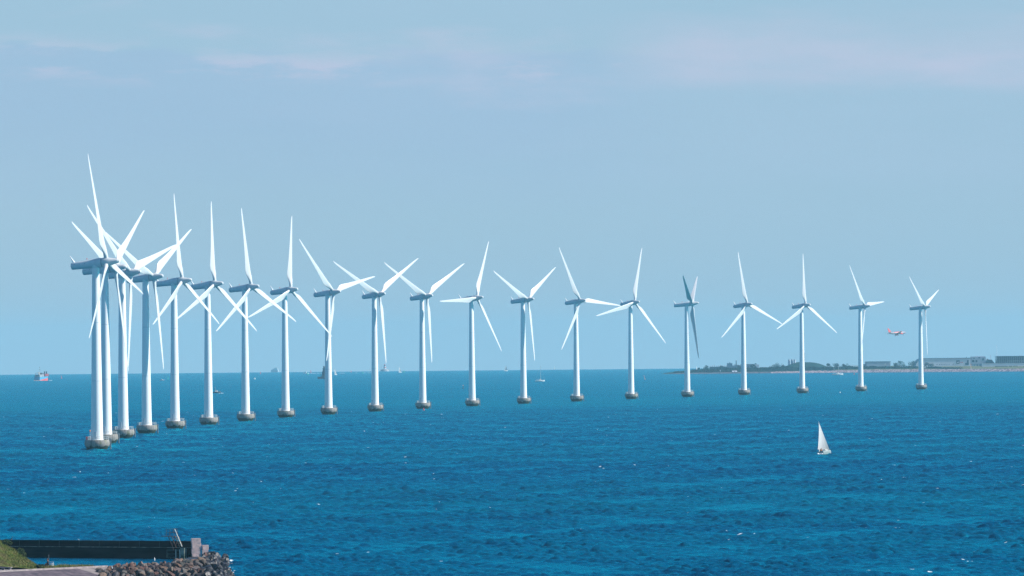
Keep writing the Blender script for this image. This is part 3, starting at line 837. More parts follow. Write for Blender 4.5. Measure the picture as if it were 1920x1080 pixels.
def seated_person(loc, rz, label, top, bottom, hair, scale=1.0, group=None):
    """seated, facing local +x, forearms resting on the thighs; origin on the ground under the hips"""
    t = thing('person', loc, label, 'person', group, rz); t.scale = (scale,) * 3
    J = [(0, 0, .50), (0.02, 0, .66), (0.05, 0, .86), (0.07, 0, 1.0), (0.09, 0, 1.07), (0.12, 0, 1.16), (0.14, 0, 1.26)]
    Rr = [.13, .125, .14, .10, .052, .085, .075]
    Ed = [(i, i + 1) for i in range(6)]
    for s in (-1, 1):
        k = len(J)
        J += [(0.06, .17 * s, .97), (0.10, .23 * s, .74), (0.32, .17 * s, .60), (0.40, .15 * s, .585)]; Rr += [.06, .045, .035, .038]
        Ed += [(3, k), (k, k + 1), (k + 1, k + 2), (k + 2, k + 3)]
        for f in range(4):
            kk = len(J); J += [(0.45 - abs(f - 1.5) * .006, .15 * s + (f - 1.5) * .02, .575), (0.475 - abs(f - 1.5) * .01, .15 * s + (f - 1.5) * .021, .555)]; Rr += [.009, .008]
            Ed += [(k + 3, kk), (kk, kk + 1)]
        kk = len(J); J += [(0.40, .15 * s - .045 * s, .575), (0.435, .15 * s - .055 * s, .565)]; Rr += [.010, .009]; Ed += [(k + 3, kk), (kk, kk + 1)]
        k = len(J)
        J += [(0.03, .10 * s, .49), (0.44, .12 * s, .50), (0.42, .12 * s, .09), (0.46, .12 * s, .05), (0.58, .13 * s, .035)]; Rr += [.10, .065, .042, .04, .03]
        Ed += [(0, k), (k, k + 1), (k + 1, k + 2), (k + 2, k + 3), (k + 3, k + 4)]
    body = skin_mesh('body', J, Ed, Rr, M['skin'], t)
    # clothing a little proud of the body
    cj = J[:4] + [(0.06, -.17, .97), (0.10, -.235, .74), (0.29, -.18, .615), (0.06, .17, .97), (0.10, .235, .74), (0.29, .18, .615)]
    skin_mesh('jacket', cj, [(0, 1), (1, 2), (2, 3), (3, 4), (4, 5), (5, 6), (3, 7), (7, 8), (8, 9)], [.155, .15, .165, .12, .08, .064, .05, .08, .064, .05], top, t)
    tj = [(0, 0, .50)]; te = []; tr = [.15]
    for s in (-1, 1):
        k = len(tj); tj += [(0.03, .10 * s, .49), (0.44, .12 * s, .50), (0.42, .12 * s, .12)]; tr += [.12, .085, .06]; te += [(0, k), (k, k + 1), (k + 1, k + 2)]
    skin_mesh('trousers', tj, te, tr, bottom, t)
    mb = MB(); mb.lathe([(0.03, 0.12), (0.08, 0.095), (0.105, 0.03), (0.10, -0.05), (0.085, -0.09)], 14, (0.115, 0, 1.235)); mb.build('hair', hair, t)
    mb = MB()
    for s in (-1, 1): mb.lathe([(0.002, -.012), (0.012, 0), (0.002, .012)], 8, (0.212, .032 * s, 1.225))
    mb.build('eyes', M['dark'], t)
    mb = MB(); mb.tube((0.20, 0, 1.225), (0.235, 0, 1.185), .010, .018, n=7); mb.build('nose', M['skin'], t)
    for s in (-1, 1): mb = MB(); mb.box((0.12, .098 * s, 1.20), (0.035, 0.02, 0.06)); mb.build('ear', M['skin'], t)
    mb = MB(); mb.box((0.205, 0, 1.158), (0.012, 0.045, 0.010)); mb.build('mouth', M['hair'], t)
    return t
pc = fp(90.5, 1064.8, QZ)
seated_person(pc, R(198), 'person in dark clothes with reddish brown hair sitting on the quay beside a white frame', M['navy'], M['blackcloth'], M['hair'])
ch = thing('white_frame_bench', pc + Vector((0.30, -0.05, 0)), 'white tubular frame bench on the quay with a dark item beneath its seat', 'bench', rz=wang)
def cbar(nm, segs, r=.03):
    mb = MB()
    for a, b in segs: mb.tube(a, b, r, n=7)
    return mb.build(nm, M['white'], ch)
MB().box((-0.05, 0, .43), (1.0, .46, .045)).build('seat', M['white'], ch)
for x in (-.5, .42):
    for y in (-.2, .2): cbar('leg', [((x, y, 0), (x, y, .86 if y > 0 else .43))])
cbar('back_frame', [((-.5, .2, .86), (.42, .2, .86)), ((-.5, .2, .64), (.42, .2, .64)), ((.42, -.2, .66), (.42, .2, .66)), ((.42, -.2, .43), (.42, -.2, .66))])
mb = MB(); mb.lathe([(0.22, 0), (0.27, 0.12), (0.22, 0.26), (0.1, 0.3)], 12, (0.05, 0, 0)); o = mb.build('bag', M['navy']); o.location = ch.location + Vector((0.1, 0, 0)); o.scale = (1.3, .8, .8)
tag(o, 'dark bag lying under the white frame bench', 'bag')
t = thing('mooring_post', fp(91.2, 1062.0, QZ), 'tall thin dark post standing behind the seated person', 'post')
mb = MB(); mb.lathe([(0.075, -0.3), (0.075, 1.55), (0.06, 1.6)], 12); mb.build('post', M['dark'], t)
mb = MB(); mb.lathe([(0.10, 1.6), (0.10, 1.66), (0.03, 1.72)], 12); mb.build('cap', M['dark'], t)

# ---- birds
M['birddark'] = mat('black_feathers', (0.012, 0.014, 0.018), 0.6)
M['birdwhite'] = mat('white_feathers', (0.78, 0.76, 0.74), 0.7)
M['bill'] = mat('bill', (0.55, 0.30, 0.05), 0.5)
def bird(loc, rz, label, m, s, upright):
    t = thing('bird', loc, label, 'bird', rz=rz); t.scale = (s,) * 3
    a = R(58 if upright else 18); c, sn = math.cos(a), math.sin(a)
    def pt(u, h=0): return Vector((u * c, 0, 0.14 + 0.10 + u * sn + h))
    J = [pt(0), pt(-.16), pt(-.34, -.02), pt(.14), pt(.24, .03), pt(.30, .12)]
    if upright: J[5] = pt(.30) + Vector((-.02, 0, .14))
    skin_mesh('body', [tuple(j) for j in J], [(0, 1), (1, 2), (0, 3), (3, 4), (4, 5)], [(.085, .085), (.07, .06), (.03, .012), (.07, .07), (.035, .035), (.045, .04)], m, t)
    h = J[5]
    mb = MB(); mb.tube(h + Vector((.03, 0, 0)), h + Vector((.12, 0, -.015)), .016, .004, n=6); mb.build('bill', M['bill'], t)
    mb = MB()
    for s_ in (-1, 1): 
        p = pt(.06); mb.add([p + Vector((0, .085 * s_, .03)), pt(-.12) + Vector((0, .09 * s_, .0)), pt(-.36) + Vector((0, .04 * s_, 0)), pt(-.10) + Vector((0, .075 * s_, .07)), p + Vector((0, .06 * s_, .0))], [(0, 1, 2, 3), (4, 1, 0)])
    mb.build('wings', M['birddark'] if m is M['birddark'] else M['rail'], t)
    for s_ in (-1, 1): mb = MB(); mb.tube((0, .04 * s_, 0), (0, .04 * s_, .2), .012, n=5); mb.build('leg', M['bill'], t)
    return t
top = lambda px, x=0: Wm @ Vector(((px - 354) * SW, 1.25, 2.805))
bird(top(8), R(20), 'black cormorant stretching upright on top of the sea wall at the left edge', M['birddark'], 0.85, True)
bird(top(163), R(200), 'small black bird perched mid-way along the sea wall', M['birddark'], 0.5, True)
bird(top(137), R(170), 'white gull sitting on the sea wall left of the small black bird', M['birdwhite'], 0.55, False)
bird(pxcol(290, 1126, mound(290, 1126) + 0.42), R(100), 'white gull standing on the crest of the rock breakwater', M['birdwhite'], 0.8, True)
bird(pxcol(210, 1118, mound(210, 1118) + 0.45), R(100), 'white gull among the boulders at the near end of the breakwater', M['birdwhite'], 0.65, True)

#FAR
# ------------------------------------------------------------------ boats, marks, ships, aircraft
def hull(mb, L_, B, H, draft=0.25, bowrise=0.25, transom=0.75, n=10, top=None):
    """a closed hull, bow towards +x, waterline at z=0"""
    rings = []
    for i in range(n + 1):
        f = i / n; x = -L_ / 2 + L_ * f
        w = B / 2 * (transom + (1 - transom) * min(1, f * 2.4)) * (1 - max(0, (f - .45) / .55) ** 2.2 * 0.985)
        z = H * (1 + bowrise * f * f)
        k = draft * (1 - f ** 4)
        rings.append([Vector((x, -w, z)), Vector((x + .03 * L_ * f * f, -w * 1.0, z * .55)), Vector((x, -w * .8, 0.0)), Vector((x, -w * .3, -k)), Vector((x, w * .3, -k)), Vector((x, w * .8, 0.0)), Vector((x + .03 * L_ * f * f, w, z * .55)), Vector((x, w, z))])
    mb.rings(rings, True, False); return mb
def sheet(mb, A, B, C, bulge, side, n=8, th=0.01):
    """a triangular sail tack A, head B, clew C with belly, given a little thickness"""
    for o_, in ((1,), (-1,)):
        V, F = [], []
        idx = {}
        for i in range(n + 1):
            for j in range(n + 1 - i):
                u, v = i / n, j / n
                p = A * (1 - u - v) + B * u + C * v
                b = bulge * 6.0 * v * (1 - u - v + .15) * (1 - u)
                p = p + side * (b + o_ * th)
                idx[i, j] = len(V); V.append(p)
        for i in range(n):
            for j in range(n - i):
                F.append((idx[i, j], idx[i, j + 1], idx[i + 1, j]))
                if j < n - i - 1: F.append((idx[i, j + 1], idx[i + 1, j + 1], idx[i + 1, j]))
        mb.add(V, F, True)
    return mb
SB = 'sailing boats out on the water'
M['boathull'] = mat('grey_green_hull', (0.26, 0.30, 0.29), 0.35)
def sailboat(px, py, label, Lh, mast, yaw, heel, sails='mj', hullm='white', sailm='sail', name='sailboat', rm=1.0):
    t = thing(name, sea(px, py), label, 'sailboat', SB)
    t.rotation_euler = (R(-heel), 0, R(yaw))
    B = Lh * .31; H = Lh * .105 + .15
    hull(MB(), Lh, B, H).build('hull', M[hullm], t)
    mb = MB(); mb.rings([[Vector((x, -w, H * .98)), Vector((x, -w * .8, H + h)), Vector((x, w * .8, H + h)), Vector((x, w, H * .98))] for x, w, h in ((-Lh * .12, B * .28, .06 * Lh), (Lh * .05, B * .3, .065 * Lh), (Lh * .22, B * .15, .02 * Lh))], True, False)
    cab = mb.build('cabin', M['cream'], t)
    mb = MB()
    for s in (-1, 1): mb.box((-.02 * Lh, s * B * .262, H + .035 * Lh), (.12 * Lh, .02, .018 * Lh))
    mb.build('window_band', M['glass'], cab)
    mx = Lh * .08
    MB().tube((mx, 0, H * .8), (mx, 0, mast), .06 * rm, .04 * rm, n=7).build('mast', M['rail'], t)
    MB().tube((mx, 0, H + .09 * Lh), (-Lh * .42, -Lh * .06, H + .095 * Lh), .05, n=6).build('boom', M['rail'], t)
    mb = MB(); hd = Vector((mx, 0, mast * .985))
    for e in ((Lh * .49, 0, H * 1.2), (-Lh * .49, 0, H), (mx, -B * .45, H), (mx, B * .45, H)): mb.tube(e, hd, .012 * rm * 1.5, n=4)
    mb.build('rigging', M['steel'], t)
    MB().box((-Lh * .49, 0, -.1), (.06, .25, .9)).build('rudder', M[hullm], t)
    if 'm' in sails:
        mb = MB(); sheet(mb, Vector((mx - .05, 0, H + .11 * Lh)), Vector((mx - .05, 0, mast * .97)), Vector((-Lh * .34, Lh * .05, H + .115 * Lh)), .07 * Lh, Vector((0, 1, 0))); mb.build('mainsail', M[sailm], t)
    if 'j' in sails:
        mb = MB(); sheet(mb, Vector((Lh * .47, 0, H * 1.25)), Vector((mx + .12, 0, mast * .94)), Vector((-Lh * .02, Lh * .13, H + .05 * Lh)), .09 * Lh, Vector((0, 1, 0))); mb.build('jib', M[sailm], t)
    if 'f' in sails:                                   # furled sails
        MB().tube((mx - .2, 0, H + .12 * Lh), (-Lh * .38, 0, H + .12 * Lh), .14, .09, n=7).build('furled_sail', M[sailm], t)
    if '2' in sails:
        MB().tube((-Lh * .34, 0, H * .8), (-Lh * .34, 0, mast * .72), .05 * rm, n=6).build('mizzen_mast', M['rail'], t)
    return t
big = sailboat(1548.5, 852.6, 'white sailboat heeling left under two tall white sails, right half of the near water', 8.6, 10.3, 67, 14, hullm='boathull')
bp_ = big.location
person1 = seated_person(bp_ + Matrix.Rotation(R(72), 3, 'Z') @ Vector((-3.3, .55, .62)), R(62), 'sailor in an orange jacket sitting in the stern of the large sailboat', M['orangecloth'], M['navy'], M['hair'], 1.0, 'crew in the stern of the large sailboat')
person2 = seated_person(bp_ + Matrix.Rotation(R(72), 3, 'Z') @ Vector((-2.9, .95, .42)), R(20), 'sailor in dark clothes sitting lower beside the orange-jacketed sailor', M['navy'], M['blackcloth'], M['hair'], 1.0, 'crew in the stern of the large sailboat')
sailboat(630, 703.2, 'small white-sailed boat just right of the tower that hides the dark lighthouse', 7.5, 11.5, 60, 15)
sailboat(750.5, 698.6, 'tiny white sailboat leaning left, right of the red and white lighthouse', 9, 13, 50, 16)
sailboat(948.5, 696.0, 'tiny white sailboat on the horizon between the level-blade turbine and the next one', 10, 13, 30, 4)
sailboat(1040.3, 693.2, 'tiny boat with a pale orange sail on the horizon, right of the bare-masted yacht', 10, 12.5, 100, 0, sailm='cream')
sailboat(1012.5, 715.3, 'white yacht with bare mast and furled sails, right of the Y-bladed turbine', 10.5, 17.5, 12, 0, 'f', rm=2.6)
sailboat(1570.5, 703.2, 'white two-masted yacht with bare masts moored before the far rock shore', 14, 17.5, 8, 0, 'f2', rm=3)
sailboat(392.3, 714.0, 'sliver of a white sailboat showing at the right edge of the sixth tower', 7, 8.5, 70, 18)
sailboat(1307, 697.0, 'faint small white sail passing before the tip of the far land', 7.5, 10.5, 70, 5)
def _boatwash():
    wake(1541, 853.4, .7, 2.2, '', 40, 5, 9)
MO = 'motor boats out on the water'
def motorboat(px, py, label, Lh, yaw, hullm='white', cabin='white', mast=2.5):
    t = thing('motorboat', sea(px, py), label, 'motor boat', MO, R(yaw))
    B = Lh * .34; H = Lh * .13
    hull(MB(), Lh, B, H, bowrise=.6).build('hull', M[hullm], t)
    c = MB().rings([[Vector((x, -w, H)), Vector((x + dx_, -w * .85, H + h)), Vector((x + dx_, w * .85, H + h)), Vector((x, w, H))] for x, w, h, dx_ in ((-Lh * .15, B * .36, Lh * .2, 0), (Lh * .02, B * .36, Lh * .2, 0), (Lh * .14, B * .33, Lh * .19, -.05 * Lh), (Lh * .2, B * .26, .04 * Lh, 0))], True, False).build('cabin', M[cabin], t)
    mb = MB()
    for s in (-1, 1): mb.box((-.03 * Lh, s * B * .335, H + .13 * Lh), (.2 * Lh, .03, .05 * Lh))
    mb.build('window_band', M['glass'], c)
    MB().tube((-.1 * Lh, 0, H + .18 * Lh), (-.13 * Lh, 0, H + .2 * Lh + mast), .05, n=6).build('mast', M['rail'], t)
    return t
def wake(px, py, w, l, label, yaw, n=14, seed=0):
    r = random.Random(seed); c0 = sea(px, py); d = Vector((math.cos(R(yaw)), math.sin(R(yaw)), 0)); s = Vector((-d.y, d.x, 0)); mb = MB()
    for k in range(n):
        c = c0 - d * (l * r.random() ** 1.3) + s * w * r.uniform(-.5, .5); rx, ry = w * r.uniform(.15, .4), w * r.uniform(.15, .4)
        z = seaz(c.x, c.y) + .35
        m_ = 8; qv = [Vector((c.x + rx * 1.8 * math.cos(6.283 * i / m_) * r.uniform(.6, 1.2), c.y + ry * 2 * math.sin(6.283 * i / m_), z)) for i in range(m_)]
        mb.add(qv + [Vector((c.x, c.y, z + .35))], [(i, (i + 1) % m_, m_) for i in range(m_)], True)
    o = mb.build('wake_foam', M['foam']); tag(o, kind='stuff'); return o
_boatwash()
motorboat(573, 700.3, 'white motor boat with a short mast trailing a wake, left of the dark lighthouse', 11, 160, mast=6)
wake(575, 700.6, 10, 160, '', 178, 16, 1)
motorboat(303.5, 713.8, 'small white motor boat between the fourth and fifth towers', 6.5, -20)
motorboat(477.5, 711.0, 'boxy white motor boat right of the seventh tower', 6.5, 75, mast=.5)
motorboat(405.5, 736.8, 'small dark boat with white cabin and thin mast, right of the sixth tower', 7.0, 8, 'dark', 'white', 3.2)
wake(409, 738.3, 1.2, 5, '', 200, 5, 3)
M['palewhite'] = mat('weathered_white', (0.30, 0.30, 0.33), 0.5)
# cargo vessel, stern quarter view
t = thing('cargo_ship', sea(79, 713.8), 'small blue and red cargo ship with a white deckhouse at the left horizon', 'ship', None, R(64))
M['shipblue'] = mat('light_blue_hull', (0.10, 0.34, 0.50), 0.4, var=0.1, scale=.2)
M['bootred'] = mat('red_boottop', (0.62, 0.10, 0.09), 0.5)
M['maroon'] = mat('maroon_steel', (0.28, 0.05, 0.06), 0.6)
L_, B = 30.0, 9.4
def shp(z0, z1, grow=0):
    rings = []
    for i in range(11):
        f = i / 10; x = -L_ / 2 + L_ * f; w = B / 2 * (1 - max(0, (f - .62) / .38) ** 2.4 * .97) + grow
        a = z0 if not callable(z0) else z0(f); b = z1 if not callable(z1) else z1(f)
        rings.append([Vector((x, -w, a)), Vector((x, -w, b)), Vector((x, w, b)), Vector((x, w, a))])
    return MB().rings(rings, True, False)
shp(-1, lambda f: 1.1 + 3.4 * f).build('lower_hull', M['bootred'], t)
shp(lambda f: 1.1 + 3.4 * f, lambda f: 5.2 + 1.6 * f ** 2, .02).build('upper_hull', M['shipblue'], t)
dk = MB().box((-2.0, 0, 7.2), (5.0, 5.6, 3.2)).build('deckhouse', M['palewhite'], t)
MB().box((-2.2, 0, 10.0), (4.0, 4.4, 2.0)).build('wheelhouse', M['palewhite'], t)
MB().box((-9.6, 0.3, 6.9), (6.4, 7.8, 3.2)).build('winch_house', M['darkstone'] if 'darkstone' in M else M['grey'], t)
mb = MB(); mb.box((-2.2, 0, 10.3), (4.06, 5.06, .8)); mb.build('window_band', M['glass'], t)
for s in (-2, 0, 2): mb = MB(); mb.box((-12.85, s, 7.4), (.08, .9, .9)); mb.build('window', M['glass'], t)
mb = MB(); mb.lathe([(1.0, 0), (.9, 3.4), (.6, 3.6)], 12, (-6.0, 1.8, 8.4)); mb.build('funnel', M['cream'], t)
mb = MB()
for s in (-3.4, 3.4): mb.tube((-13.6, s, 5), (-12.6, s, 10.6), .25)
mb.tube((-12.6, -3.4, 10.6), (-12.6, 3.4, 10.6), .25); mb.tube((-12.6, 3.4, 10.6), (-6, 1, 12), .12); mb.tube((-12.6, -3.4, 10.6), (-6, -1, 12), .12)
mb.build('stern_gantry', M['grey'], t)
mb = MB(); mb.tube((-6.5, 0, 11.6), (-6.5, 0, 19.0), .28, .12); mb.tube((-6.5, -1.8, 15.5), (-6.5, 1.8, 15.5), .1); mb.box((-6.5, 0, 18.4), (.5, 1.2, .7)); mb.build('mast', M['grey'], t)
MB().box((6.5, 0, 7.9), (10.5, 7.6, 3.3)).build('cargo_rack', M['maroon'], t)
for x in (3.4, 8.8): MB().box((x, -2.2, 11.1), (1.1, 1.1, 3.2)).build('cargo_post', M['dark'], t)
MB().tube((10.6, 0, 8), (10.6, 0, 16.0), .12).build('foremast', M['grey'], t)
wake(77, 714.3, 4, 10, '', 30, 8, 5); wake(93, 714.0, 2.5, 4, '', 200, 5, 6); 
# far ferry, hull down
t = thing('ferry', onsea(515, 24500), 'pale ghostly ferry hull-down on the horizon between the seventh and eighth towers', 'ferry', None, R(155))
M['ferrypaint'] = mat('ferry_white', (0.45, 0.48, 0.5), 0.5)
hull(MB(), 26, 8, 7, bowrise=.15).build('hull', M['ferrypaint'], t)
for k, (a, b, z0, z1) in enumerate(((-12.5, 9, 6.5, 9), (-11.5, 4.5, 9, 11.4), (-10.5, 0, 11.4, 13.6))):
    MB().box(((a + b) / 2, 0, (z0 + z1) / 2), (b - a, 7.4 - k * .5, z1 - z0 - .5)).build('deck', M['ferrypaint'], t)
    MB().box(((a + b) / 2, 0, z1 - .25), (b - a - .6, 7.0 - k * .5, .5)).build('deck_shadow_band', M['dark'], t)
MB().lathe([(1.6, 13.5), (1.3, 17)], 12, (-6, 0, 0)).build('funnel', M['grey'], t)
MB().tube((-1, 0, 13), (-1, 0, 19), .3).build('mast', M['grey'], t)
# dark lighthouse on a low pier
t = thing('lighthouse', sea(607, 710.2), 'dark lighthouse on a low flat pier, half hidden behind a turbine tower', 'lighthouse')
M['darkstone'] = mat('dark_stone', (0.020, 0.034, 0.052), 0.9, var=.3, scale=.5)
MB().box((0.6, 0, 1.15), (17.5, 7, 3.0)).build('pier', M['darkstone'], t)
mb = MB(); mb.lathe([(4.4, 2.6), (3.5, 5.2), (3.1, 8.0), (2.9, 10.0)], 8, (1.0, 0, 0), smooth=False); mb.build('base_tower', M['darkstone'], t)
mb = MB(); mb.lathe([(2.1, 10), (1.7, 13.4), (2.2, 13.5), (2.2, 13.9)], 16, (.6, 0, 0)); mb.build('tower', M['darkstone'], t)
ln = MB().lathe([(1.2, 13.9), (1.2, 15.6)], 12, (.6, 0, 0)).build('lantern', M['dark'], t)
MB().box((.6, -1.25, 12.6), (.9, .5, 1.6)).build('green_sector_light', M['green'], t)
MB().lathe([(1.5, 15.6), (1.3, 16.2), (.2, 17.4), (.08, 18.2)], 12, (.6, 0, 0)).build('lantern_roof', M['dark'], t)
MB().box((-4.4, 0, 4.6), (.5, .5, 5.5)).build('davit', M['darkstone'], t)
# red and white lighthouse on a round fort
t = thing('lighthouse', onsea(721.5, 19300), 'red and white banded lighthouse on a round grey fort at the horizon', 'lighthouse')
MB().lathe([(10.6, -2), (10.4, 3.8), (9.6, 4.6), (6.5, 5.6), (5.2, 6.6)], 28).build('fort', M['grey'], t)
for k, (z0, z1, r0, r1, m_) in enumerate(((6.5, 9.2, 3.4, 3.3, 'white'), (9.2, 11, 3.3, 3.2, 'red'), (11, 13.6, 3.2, 3.0, 'white'), (13.6, 14.2, 3.5, 3.5, 'red'))):
    MB().lathe([(r0, z0), (r1, z1)], 20).build('tower_band', M[m_], t)
MB().lathe([(1.9, 14.2), (1.9, 16.2)], 14).build('lantern', M['glass'], t)
MB().lathe([(2.3, 16.2), (1.4, 17.4), (.2, 18.2)], 14).build('lantern_roof', M['red'], t)
MB().tube((-8.4, 0, 4), (-8.4, 0, 24), .2, .1).build('radio_mast', M['grey'], t)
# buoys
def buoy(px, py, col, h, label, lean=0, w=.32, name='buoy', topm=None):
    t = thing(name, sea(px, py), label, 'buoy', 'channel buoys and marks on the water'); t.rotation_euler = (0, R(lean), 0)
    mb = MB(); mb.lathe([(w * 2.0, -.5), (w * 2.2, .25), (w * 1.6, .55), (w * .8, .7)], 14); mb.build('float', M[col], t)
    mb = MB(); mb.lathe([(w * .9, .6), (w * .75, h * .75), (w * .45, h * .8)], 12); mb.build('body', M[col], t)
    mb = MB(); mb.lathe([(w * .9, h * .8), (w * .95, h * .98), (w * .3, h)], 12); mb.build('topmark', M[topm or col], t)
for a in ((115.3, 709.6, 'red', 4.6, 'red buoy to the right of the blue and red cargo ship', -8, .55), (315, 711.0, 'green', 3.8, 'green buoy between the fourth and fifth towers', 0, .4),
          (488.2, 701.0, 'red', 4.4, 'red buoy to the left of the far ferry', 0, .55), (582.7, 698.6, 'red', 5.0, 'red buoy on the horizon left of the dark lighthouse', 0, .9),
          (576.8, 702.4, 'green', 3.4, 'green buoy in the wake of the white motor boat', 0, .8), (658.4, 697.9, 'red', 3.6, 'tiny red buoy on the horizon right of the dark lighthouse', 0, .8),
          (680.3, 700.0, 'green', 3.2, 'tiny green buoy left of the red and white lighthouse', 0, .6), (757.4, 698.0, 'green', 3.6, 'green buoy beside the tiny sailboat right of the red and white lighthouse', 0, .9),
          (868.4, 729.0, 'dark', 3.3, 'spar buoy, dark below and orange above, left of the level-blade turbine', 0, .3, 'buoy', 'orange'),
          (1209.3, 711.5, 'orange', 4.6, 'thin orange spar buoy leaning left, right of the upside-down Y turbine', -14, .2), (1601.3, 702.5, 'red', 2.4, 'small red buoy just off the far rock shore', 0, .4),
          (794.6, 770.0, 'red', 1.5, 'little red float in the water just below the base of a turbine', 0, .22), (1575.2, 736.6, 'white', .9, 'little white float between the last but one and last but two turbines', 0, .24),
          (402.9, 732.0, 'dark', 2.6, 'red flagged marker standing above the small dark boat', 0, .14, 'buoy', 'red')):
    buoy(*a)
# airliner, gear down
def airliner():
    Y = 11400.0
    t = thing('airliner', at(1682, 624.2, Y), 'white and red airliner coming in to land with its wheels down', 'aircraft')
    t.rotation_euler = (R(-7), R(-2.5), R(37))
    M['planewhite'] = mat('airliner_white', (0.30, 0.29, 0.33), 0.35); M['planered'] = mat('airliner_red', (0.72, 0.10, 0.08), 0.35); M['planegrey'] = mat('wing_grey', (0.42, 0.44, 0.46), 0.4)
    xs = [(-17.2, .25, 1.0), (-15.5, .7, .8), (-12, 1.35, .35), (-8, 1.85, .05), (0, 1.98, 0), (9, 1.98, 0), (12.5, 1.85, -.1), (14.8, 1.4, -.3), (16.2, .8, -.5), (16.8, .2, -.6)]
    def sec(x, r, z, a0=0, a1=2 * math.pi, n=24): return [Vector((x, r * math.cos(a0 + (a1 - a0) * j / n), z + r * math.sin(a0 + (a1 - a0) * j / n))) for j in range(n)]
    b = MB().rings([sec(x, r, z) for x, r, z in xs]).build('fuselage', M['planewhite'], t)
    # painted panel on the forward upper side, 8 mm proud
    for s in (-1, 1):
        mb = MB(); V = []
        for x in (-7, -3, 1, 5, 8.5):
            for e in (10, 25, 40, 55): V.append(Vector((x, s * 2.0 * math.cos(R(e)), 2.0 * math.sin(R(e)))))
        mb.add(V, [(i * 4 + j, i * 4 + j + 1, i * 4 + j + 5, i * 4 + j + 4) for i in range(4) for j in range(3)], True); mb.build('red_marking', M['planered'], b)
    def wing(nm, pts, th, m_, par=t):
        mb = MB(); V = [Vector(p) for p in pts]
        mb.add([v + Vector((0, 0, th)) for v in V] + [v - Vector((0, 0, th)) for v in V], [(0, 1, 2, 3), (7, 6, 5, 4)] + [(i, i + 4, (i + 1) % 4 + 4, (i + 1) % 4) for i in range(4)]); return mb.build(nm, m_, par)
    for s in (-1, 1):
        w = wing('wing', [(4.2, s * 1.6, -.9), (-2.8, s * 1.6, -.9), (-5.6, s * 17, .9), (-4.0, s * 17, .9)], .22, M['planegrey'])
        wing('tailplane', [(-13.0, s * .6, .9), (-16.2, s * .6, .9), (-17.0, s * 6.2, 1.5), (-15.6, s * 6.2, 1.5)], .12, M['planegrey'])
        e = MB().rings([[Vector((x, s * 5.8 + r * math.cos(a * math.pi / 9), -2.1 + r * math.sin(a * math.pi / 9))) for a in range(18)] for x, r in ((1.2, .5), (2.0, .95), (4.6, 1.15), (5.6, 1.0))]).build('engine', M['planered'], t)
        g = MB(); g.tube((-1.2, s * 3.6, -1.2), (-1.2, s * 3.6, -3.6), .14); g = g.build('landing_gear', M['steel'], t)
        mb = MB()
        for o_ in (-.35, .35): mb.tube((-1.2, s * 3.6 + o_ - .16, -3.7), (-1.2, s * 3.6 + o_ + .16, -3.7), .55, n=14)
        mb.build('wheels', M['dark'], g)
    g = MB().tube((11.5, 0, -1.8), (11.5, 0, -3.4), .12).build('landing_gear', M['steel'], t)
    MB().tube((11.5, -.3, -3.5), (11.5, .3, -3.5), .4, n=14).build('wheels', M['dark'], g)
    mb = MB(); mb.prism([(-10.0, 1.4), (-15.6, 1.4), (-17.3, 7.6), (-15.4, 7.6)], -.16, .16); mb.build('tail_fin', M['planered'], t)
    for s in (-1, 1): mb = MB(); mb.box((13.9, s * .95, .55), (.9, .5, .4)); mb.build('cockpit_window', M['glass'], b)
airliner()

# ------------------------------------------------------------------ far land
M['landrock'] = mat('shore_rocks', (0.66, 0.48, 0.46), 0.95, 0.1, color2=(0.26, 0.19, 0.21), scale=0.35, bump=.5, thr=(.42, .6))
M['landgrass'] = mat('shore_grass', (0.17, 0.17, 0.075), 0.95, 0.1, color2=(0.09, 0.11, 0.04), scale=0.02)
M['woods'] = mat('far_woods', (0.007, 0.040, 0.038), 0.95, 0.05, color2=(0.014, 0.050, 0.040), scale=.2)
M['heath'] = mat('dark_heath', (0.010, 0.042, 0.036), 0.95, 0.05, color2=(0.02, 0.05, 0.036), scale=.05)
M['darkstone'] = mat('dark_stone', (0.020, 0.034, 0.052), 0.9, var=.3, scale=.5)
def shoreY(px): # depth of the waterline
    return 11350 - (px - 1242) * 0.62
def landz(px, d):
    """height over the sea of the land, d metres behind the waterline"""
    tip = min(1, max(0, (px - 1242) / 120.0)) ** .6
    big = min(1, max(0, (px - 1380) / 260))
    rv = (1.7 + 2.4 * big)
    h = rv * min(1, d / 9.0) * (0.35 + .65 * tip)
    if d > 9: h += min(2.2 + 1.2 * big, (d - 9) * .012) * tip
    m_ = max(0, 1 - ((px - 1514) / 42.0) ** 2) * 9.5 * max(0, 1 - abs(d - 420) / 260.0)
    m_ += max(0, 1 - ((px - 1478) / 30.0) ** 2) * 3.5 * max(0, 1 - abs(d - 420) / 260.0)
    return h + m_
def landpt(px, d):
    Y = shoreY(px) + d; p = at(px, 700, Y)
    return Vector((p.x, Y, seaz(p.x, Y) + landz(px, d)))
pxs = [1241 + i * 3 for i in range(14)] + [1284 + i * 6 for i in range(150)]
ds = [-8, 0, 3, 6, 9, 14, 40, 90, 160, 240, 300, 360, 420, 480, 560, 680, 800, 1100, 1500]
def landmesh(name, j0, j1, m_, jit):
    V = []
    for j in range(j0, j1 + 1):
        for px in pxs:
            d = ds[j]
            k = min(1.0, max(0.02, (px - 1241) / 45.0))
            p = landpt(px, d if d <= 0 else d * (k if d < 1501 else 1))
            if d < 0: p.z -= 3
            if 0 < d < 14: p += Vector((0, 0, jit * noise.noise(Vector((px * 1.7, d * .8, 0)))))
            V.append(p)
    n = len(pxs)
    F = [(j * n + i, j * n + i + 1, (j + 1) * n + i + 1, (j + 1) * n + i) for j in range(j1 - j0) for i in range(n - 1)]
    o = MB().add(V, F, True).build(name, m_); tag(o, kind='structure'); return o
